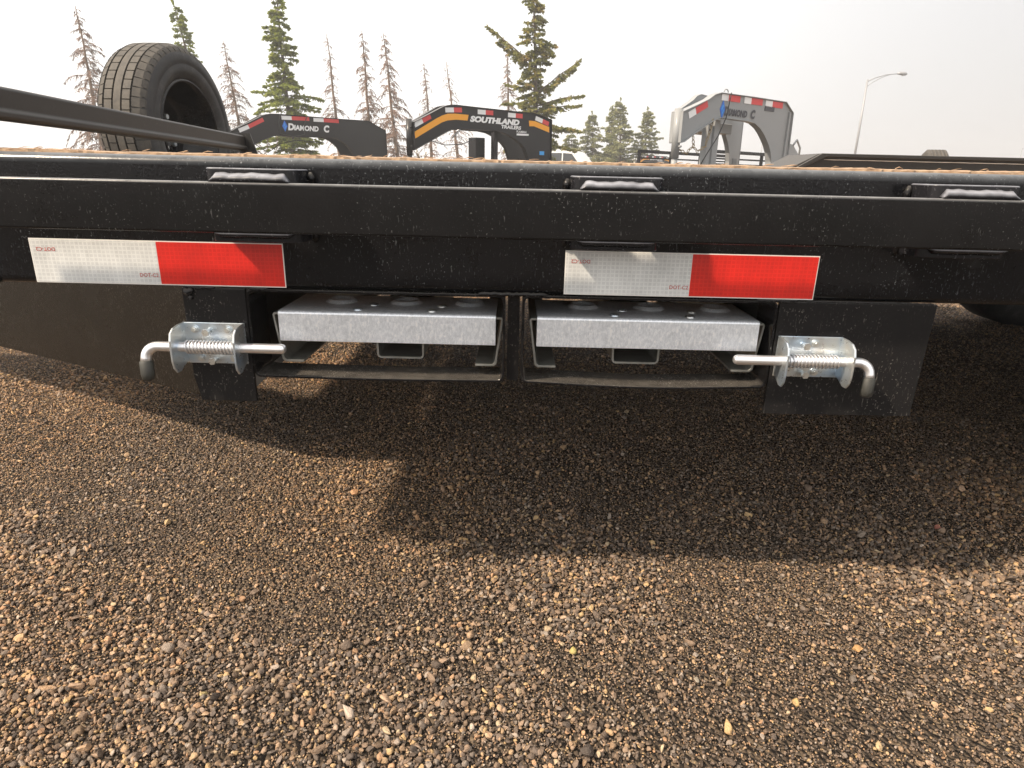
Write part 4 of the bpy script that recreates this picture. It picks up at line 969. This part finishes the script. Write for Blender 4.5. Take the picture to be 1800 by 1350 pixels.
# ------------------------------------------------------------------ street lamps
def lamp(loc, label, arm=2.3):
    P_ = thing('street_lamp', loc, label, 'street lamp', 'street lamps along the road', shift=False)
    obj('pole', MB().tube([(0, 0, 0), (0, 0, 4), (-0.05, 0, 8.0)], [0.10, 0.085, 0.06], 10), M['lamp_grey'], P_)
    a = MB().tube([(-0.05, 0, 7.85), (0.5, 0, 8.12), (1.3, 0, 8.36), (arm, 0, 8.46)], [0.04, 0.035, 0.03, 0.03], 8)
    a.tube([(-0.05, 0, 7.45), (0.35, 0, 7.80), (1.0, 0, 8.16), (1.6, 0, 8.38)], 0.025, 8)
    obj('arm', a, M['lamp_grey'], P_)
    obj('lamp_head', MB().tube([(arm-0.15, 0, 8.47), (arm+0.05, 0, 8.48), (arm+0.5, 0, 8.46), (arm+0.62, 0, 8.44)], [0.06, 0.12, 0.13, 0.05], 10), M['lamp_grey'], P_)
    obj('lens', MB().lathe([(-0.09, 0.0), (-0.07, 0.07), (0.0, 0.10)], (arm+0.3, 0, 8.38), 'z', 14), M['lens'], P_)
    return P_
lp = lamp((27.2, 55, 0), 'tall grey street lamp with a curved arm, standing alone against the sky')
l2 = copy_tree(lp); l2.location = (112, 152, 0); tag(l2, 'tiny far street lamp above the fender, near the frame edge beyond the small tyre', 'street lamp')
l3 = copy_tree(lp); l3.location = (45, 126, 0); tag(l3, 'faint thin far street lamp seen through the arch of the grey gooseneck', 'street lamp')

# ------------------------------------------------------------------ trees
def trunk_path(h, lean, rnd, n=14):
    pts = []; ox = oy = 0
    for k in range(n+1):
        t = k/n; ox += rnd.uniform(-1, 1)*0.025; oy += rnd.uniform(-1, 1)*0.025
        pts.append(Vector((lean[0]*t*h + ox*(0.3+t), lean[1]*t*h + oy, h*t)))
    return pts
def at_h(pts, h, z):
    t = max(0, min(0.9999, z/h))*(len(pts)-1); i = int(t); return pts[i].lerp(pts[i+1], t-i)
def fast_obj(name, V, F, material, parent, smooth=False):
    me = bpy.data.meshes.new(name); me.from_pydata(V, [], F); me.materials.append(material)
    if smooth: me.polygons.foreach_set('use_smooth', [True]*len(F))
    o = bpy.data.objects.new(name, me); col.objects.link(o); o.parent = parent; return o
def dead_tree(loc, h, label, seed, width=1.0, dens=1.0, lean=(0, 0), fuzz=1.0, top_bare=0.0):
    width *= 1.4; fuzz *= 1.15; rnd = random.Random(seed); t_ = thing('dead_spruce', loc, label, 'dead tree', 'dead spruces behind the trailers', shift=False)
    pts = trunk_path(h, lean, rnd)
    obj('trunk', MB().tube(pts, [0.012+0.095*(1-k/14)**0.9*h/6.5 for k in range(15)], 8), M['bark_dead'], t_, fix=False)
    mb = MB(); z = 0.7
    while z < h*(1-top_bare)-0.05:
        t = z/h; prof = (1-t)**0.75
        for b in range(rnd.choice((2, 3, 4))):
            if rnd.random() > dens: continue
            a = rnd.uniform(0, 2*PI); L_ = width*prof*rnd.uniform(0.45, 1.05)*rnd.choice((1, 1, 1, 0.5)) + 0.08
            if L_ > 0.9 and rnd.random() < 0.2: L_ *= 1.25
            p0 = at_h(pts, h, z+rnd.uniform(-.05, .05)); d = Vector((math.cos(a), math.sin(a), 0)); rise = rnd.uniform(-0.05, 0.28); droop = rnd.uniform(0.35, 0.95)
            q = []
            for k in range(6):
                s = k/5; q.append(p0 + d*L_*s*(1-0.12*s*s) + Vector((0, 0, L_*(rise*s - droop*s*s*s*0.8))) + Vector((rnd.uniform(-1, 1), rnd.uniform(-1, 1), rnd.uniform(-1, 1)))*0.018*L_)
            mb.tube(q, [0.016*(1-0.75*k/5)*(0.5+0.6*L_) for k in range(6)], 3, False, False)
            for w_ in range(int(L_*20*fuzz)):
                s = rnd.uniform(0.15, 1.0); k = min(4, int(s*5)); p = q[k].lerp(q[k+1], s*5-k)
                side = d.cross(Vector((0, 0, 1)))*rnd.choice((-1, 1)); l = rnd.uniform(0.08, 0.30)*(1.1-0.5*s)*min(1, 0.4+L_)
                e = p + side*l*rnd.uniform(0.1, 0.8) + d*l*rnd.uniform(0.1, 0.6) + Vector((0, 0, -l*rnd.uniform(0.2, 1.0)))
                m_ = p.lerp(e, 0.5) + Vector((rnd.uniform(-1, 1), rnd.uniform(-1, 1), 0.4))*0.1*l
                mb.tube([p, m_, e], [0.012, 0.010, 0.007], 3, False, False)
        z += rnd.uniform(0.085, 0.155)
    br = obj('branches', mb, M['twig_dead'], t_, fix=False); br['kind'] = 'stuff'
    return t_
def green_tree(loc, h, label, seed, width=1.5, nm='needle', lean=(0, 0), special=(), dens=1.0, narrow=0.0, cat_group='green spruces behind the trailers', zlow=0.9, leaf=1.0, up=0.0):
    width *= 1.25; rnd = random.Random(seed); t_ = thing('spruce_tree', loc, label, 'spruce', cat_group, shift=False)
    pts = trunk_path(h, lean, rnd)
    obj('trunk', MB().tube(pts, [0.012+0.11*(1-k/14)**0.9*h/7 for k in range(15)], 8), M['bark'], t_, fix=False)
    mb = MB(); V = []; F = []
    def spray(p, dirv, l):
        # a flat tuft of needles: a few narrow blades round a twig
        for k in range(3):
            sd = Vector((rnd.gauss(0, 1), rnd.gauss(0, 1), rnd.gauss(0, .6)))
            a_ = (dirv + sd*0.55).normalized(); b_ = a_.cross(Vector((rnd.gauss(0, 1), rnd.gauss(0, 1), rnd.gauss(0, 1)))).normalized()
            w = l*rnd.uniform(0.13, 0.26); n0 = len(V)
            V.extend([p - b_*w*0.5, p + a_*l*0.55 - b_*w, p + a_*l, p + a_*l*0.5 + b_*w]); F.append((n0, n0+1, n0+2, n0+3))
    def limb(p0, a, L_, rise, droop, thick=1.0):
        d = Vector((math.cos(a), math.sin(a), 0)); q = []
        for k in range(7):
            s = k/6; q.append(p0 + d*L_*s + Vector((0, 0, L_*(rise*s - droop*s*s + 0.22*droop*s**4))) + Vector((rnd.uniform(-1, 1), rnd.uniform(-1, 1), rnd.uniform(-1, 1)))*0.012*L_)
        mb.tube(q, [0.018*(1-0.8*k/6)*(0.4+0.5*L_)*thick for k in range(7)], 3, False, False)
        side = d.cross(Vector((0, 0, 1)))
        for w_ in range(int(L_*26*dens*thick)+5):
            s = rnd.uniform(0.12, 1.0)**0.8; k = min(5, int(s*6)); p = q[k].lerp(q[k+1], s*6-k)
            lat = rnd.choice((-1, 1))*rnd.uniform(0, 0.34)*thick**0.6*L_**0.6*(1.05-s)*min(1.0, 0.6+L_)
            e = p + side*lat + d*abs(lat)*0.45 + Vector((0, 0, -abs(lat)*rnd.uniform(0.1, 0.5)))
            m_ = max(1, int(abs(lat)/0.07))
            for j in range(m_+1):
                pp = p.lerp(e, (j+rnd.random()*0.6)/(m_+0.6)); spray(pp, (d*0.8 + side*math.copysign(0.7, lat) + Vector((0, 0, -0.25))).normalized(), rnd.uniform(0.075, 0.15)*leaf)
    z = zlow
    while z < h-0.05:
        t = z/h; prof = (1-t)**0.7*(1-narrow*(1 if t > 0.6 else 0)); gap_ = noise.noise(Vector((seed*3.1, z*1.1, 0)))
        for b in range(rnd.choice((3, 4, 5))):
            a = rnd.uniform(0, 2*PI); L_ = width*prof*rnd.uniform(0.5, 1.05)*(0.75+0.75*gap_+0.15) + 0.10
            if L_ < 0.1: L_ = 0.1
            limb(at_h(pts, h, z+rnd.uniform(-.05, .05)), a, L_, rnd.uniform(0.0, 0.35)+up+0.4*max(0, t-0.75), rnd.uniform(0.25, 0.6))
        z += rnd.uniform(0.10, 0.17)
    for (z, a, L_, rise, droop) in special: limb(at_h(pts, h, z), a, L_, rise, droop, 1.8)
    spray(pts[-1], Vector((0, 0, 1)), 0.25); spray(pts[-1]-Vector((0, 0, .1)), Vector((0, 0, 1)), 0.25)
    br = obj('branches', mb, M['bark'], t_, fix=False); br['kind'] = 'stuff'
    cr = fast_obj('crown', V, F, M[nm], t_); cr['kind'] = 'stuff'
    return t_
dead_tree((-15.9, 26, 0), 5.9, 'dead reddish-brown spruce behind the left edge of the spare tyre', 1, 1.25, 1.0, (-0.008, 0), 1.5)
green_tree((-12.4, 28, 0), 6.45, 'thin sparse green spruce leaning behind the right shoulder of the spare tyre', 2, 0.95, 'needle', (-0.16, 0), dens=0.8)
dead_tree((-11.9, 30, 0), 5.55, 'dead bare spruce between the spare tyre and the densest green spruce', 3, 1.25, 1.0, (-0.11, 0), 1.2)
green_tree((-8.85, 27, 0), 6.95, 'dense bright green spruce behind the black DIAMOND C gooseneck', 4, 1.15, 'needle', (-0.035, 0), dens=1.3, leaf=1.1)
dead_tree((-8.35, 32, 0), 6.25, 'dead leafless spruce just right of the dense green spruce', 5, 0.95, 0.75, (-0.05, 0), 0.8)
dead_tree((-6.6, 31, 0), 6.25, 'dead brown spruce with fine drooping twigs, second right of the dense green spruce', 6, 1.0, 0.95, (-0.04, 0), 1.5)
dead_tree((-5.2, 30, 0), 6.0, 'dead brown spruce, tallest and bushiest between the two lettered black goosenecks', 7, 1.2, 1.0, (-0.07, 0), 1.6)
dead_tree((-4.25, 34, 0), 5.45, 'small dead spruce over the left shoulder of the striped gooseneck', 8, 0.85, 0.8, (-0.03, 0), 0.9)
dead_tree((-2.75, 33, 0), 5.4, 'dead spruce with a bent bare top above the arch of the striped gooseneck', 9, 0.95, 0.7, (-0.11, 0), 0.7)
dead_tree((-0.35, 36, 0), 6.5, 'thin dead spruce just left of the tall green spruce', 10, 0.9, 0.9, (-0.06, 0), 1.5)
green_tree((0.80, 26, 0), 7.2, 'tall ragged green spruce with long separate limbs behind the striped gooseneck', 11, 1.0, 'needle_brown', (-0.05, 0), dens=1.2, zlow=0.8, leaf=1.05,
           special=((4.3, PI*1.02, 1.75, 0.75, 0.05), (4.2, PI*0.97, 1.4, 0.7, 0.1), (3.35, 0.0, 1.6, 0.75, 0.0), (3.3, 0.15, 1.4, 0.65, 0.0), (2.9, 0.05, 1.75, 0.45, 0.25), (2.75, -0.1, 1.65, 0.3, 0.2), (3.0, PI, 1.2, 0.15, 0.2), (3.45, PI*0.95, 1.1, 0.3, 0.1),
                    (2.2, -0.1, 1.65, 0.2, 0.35), (2.1, 0.1, 1.4, 0.25, 0.3), (2.5, PI*1.05, 1.3, 0.1, 0.35), (1.6, 0.0, 1.5, 0.1, 0.3), (1.5, 3.0, 1.2, 0.1, 0.3)))
green_tree((5.4, 48, 0), 4.55, 'pale dusty spruce, leftmost of the small far cluster', 12, 1.25, 'needle_pale', (-0.03, 0), dens=0.5, leaf=1.5, cat_group='far pale spruces')
green_tree((6.8, 49, 0), 5.05, 'slim pale dusty spruce, second from the left in the far cluster', 13, 0.95, 'needle_pale', (-0.03, 0), dens=0.5, leaf=1.5, cat_group='far pale spruces')
green_tree((7.05, 46, 0), 5.2, 'pale dusty spruce, tallest of the far cluster with upswept limbs', 14, 1.3, 'needle_pale', (-0.05, 0), dens=0.5, leaf=1.5, cat_group='far pale spruces', up=0.3)
green_tree((8.8, 47, 0), 4.75, 'pale thin spruce, rightmost of the far cluster beside the grey gooseneck', 15, 1.2, 'needle_pale', (-0.04, 0), dens=0.5, leaf=1.4, cat_group='far pale spruces', up=0.3)
green_tree((3.75, 47, 0), 3.1, 'low scrubby pale spruce between the tall green spruce and the far cluster', 16, 1.2, 'needle_pale', (0, 0), dens=0.7, leaf=1.5, cat_group='far pale spruces')

# ------------------------------------------------------------------ haze
HAZE = True
if HAZE:
    hz = obj('haze', MB().box(-150, 180, -40, 230, -1.0, 12.5), M['lens'])
    hm = bpy.data.materials.new('haze_air'); hm.use_nodes = True; t = hm.node_tree; t.nodes.remove(t.nodes['Principled BSDF'])
    pv = t.nodes.new('ShaderNodeVolumePrincipled'); pv.inputs['Color'].default_value = (0.96, 0.95, 0.94, 1); pv.inputs['Density'].default_value = 0.0035; pv.inputs['Anisotropy'].default_value = 0.2
    t.links.new(pv.outputs[0], t.nodes['Material Output'].inputs['Volume'])
    hz.data.materials.clear(); hz.data.materials.append(hm); hz['kind'] = 'stuff'
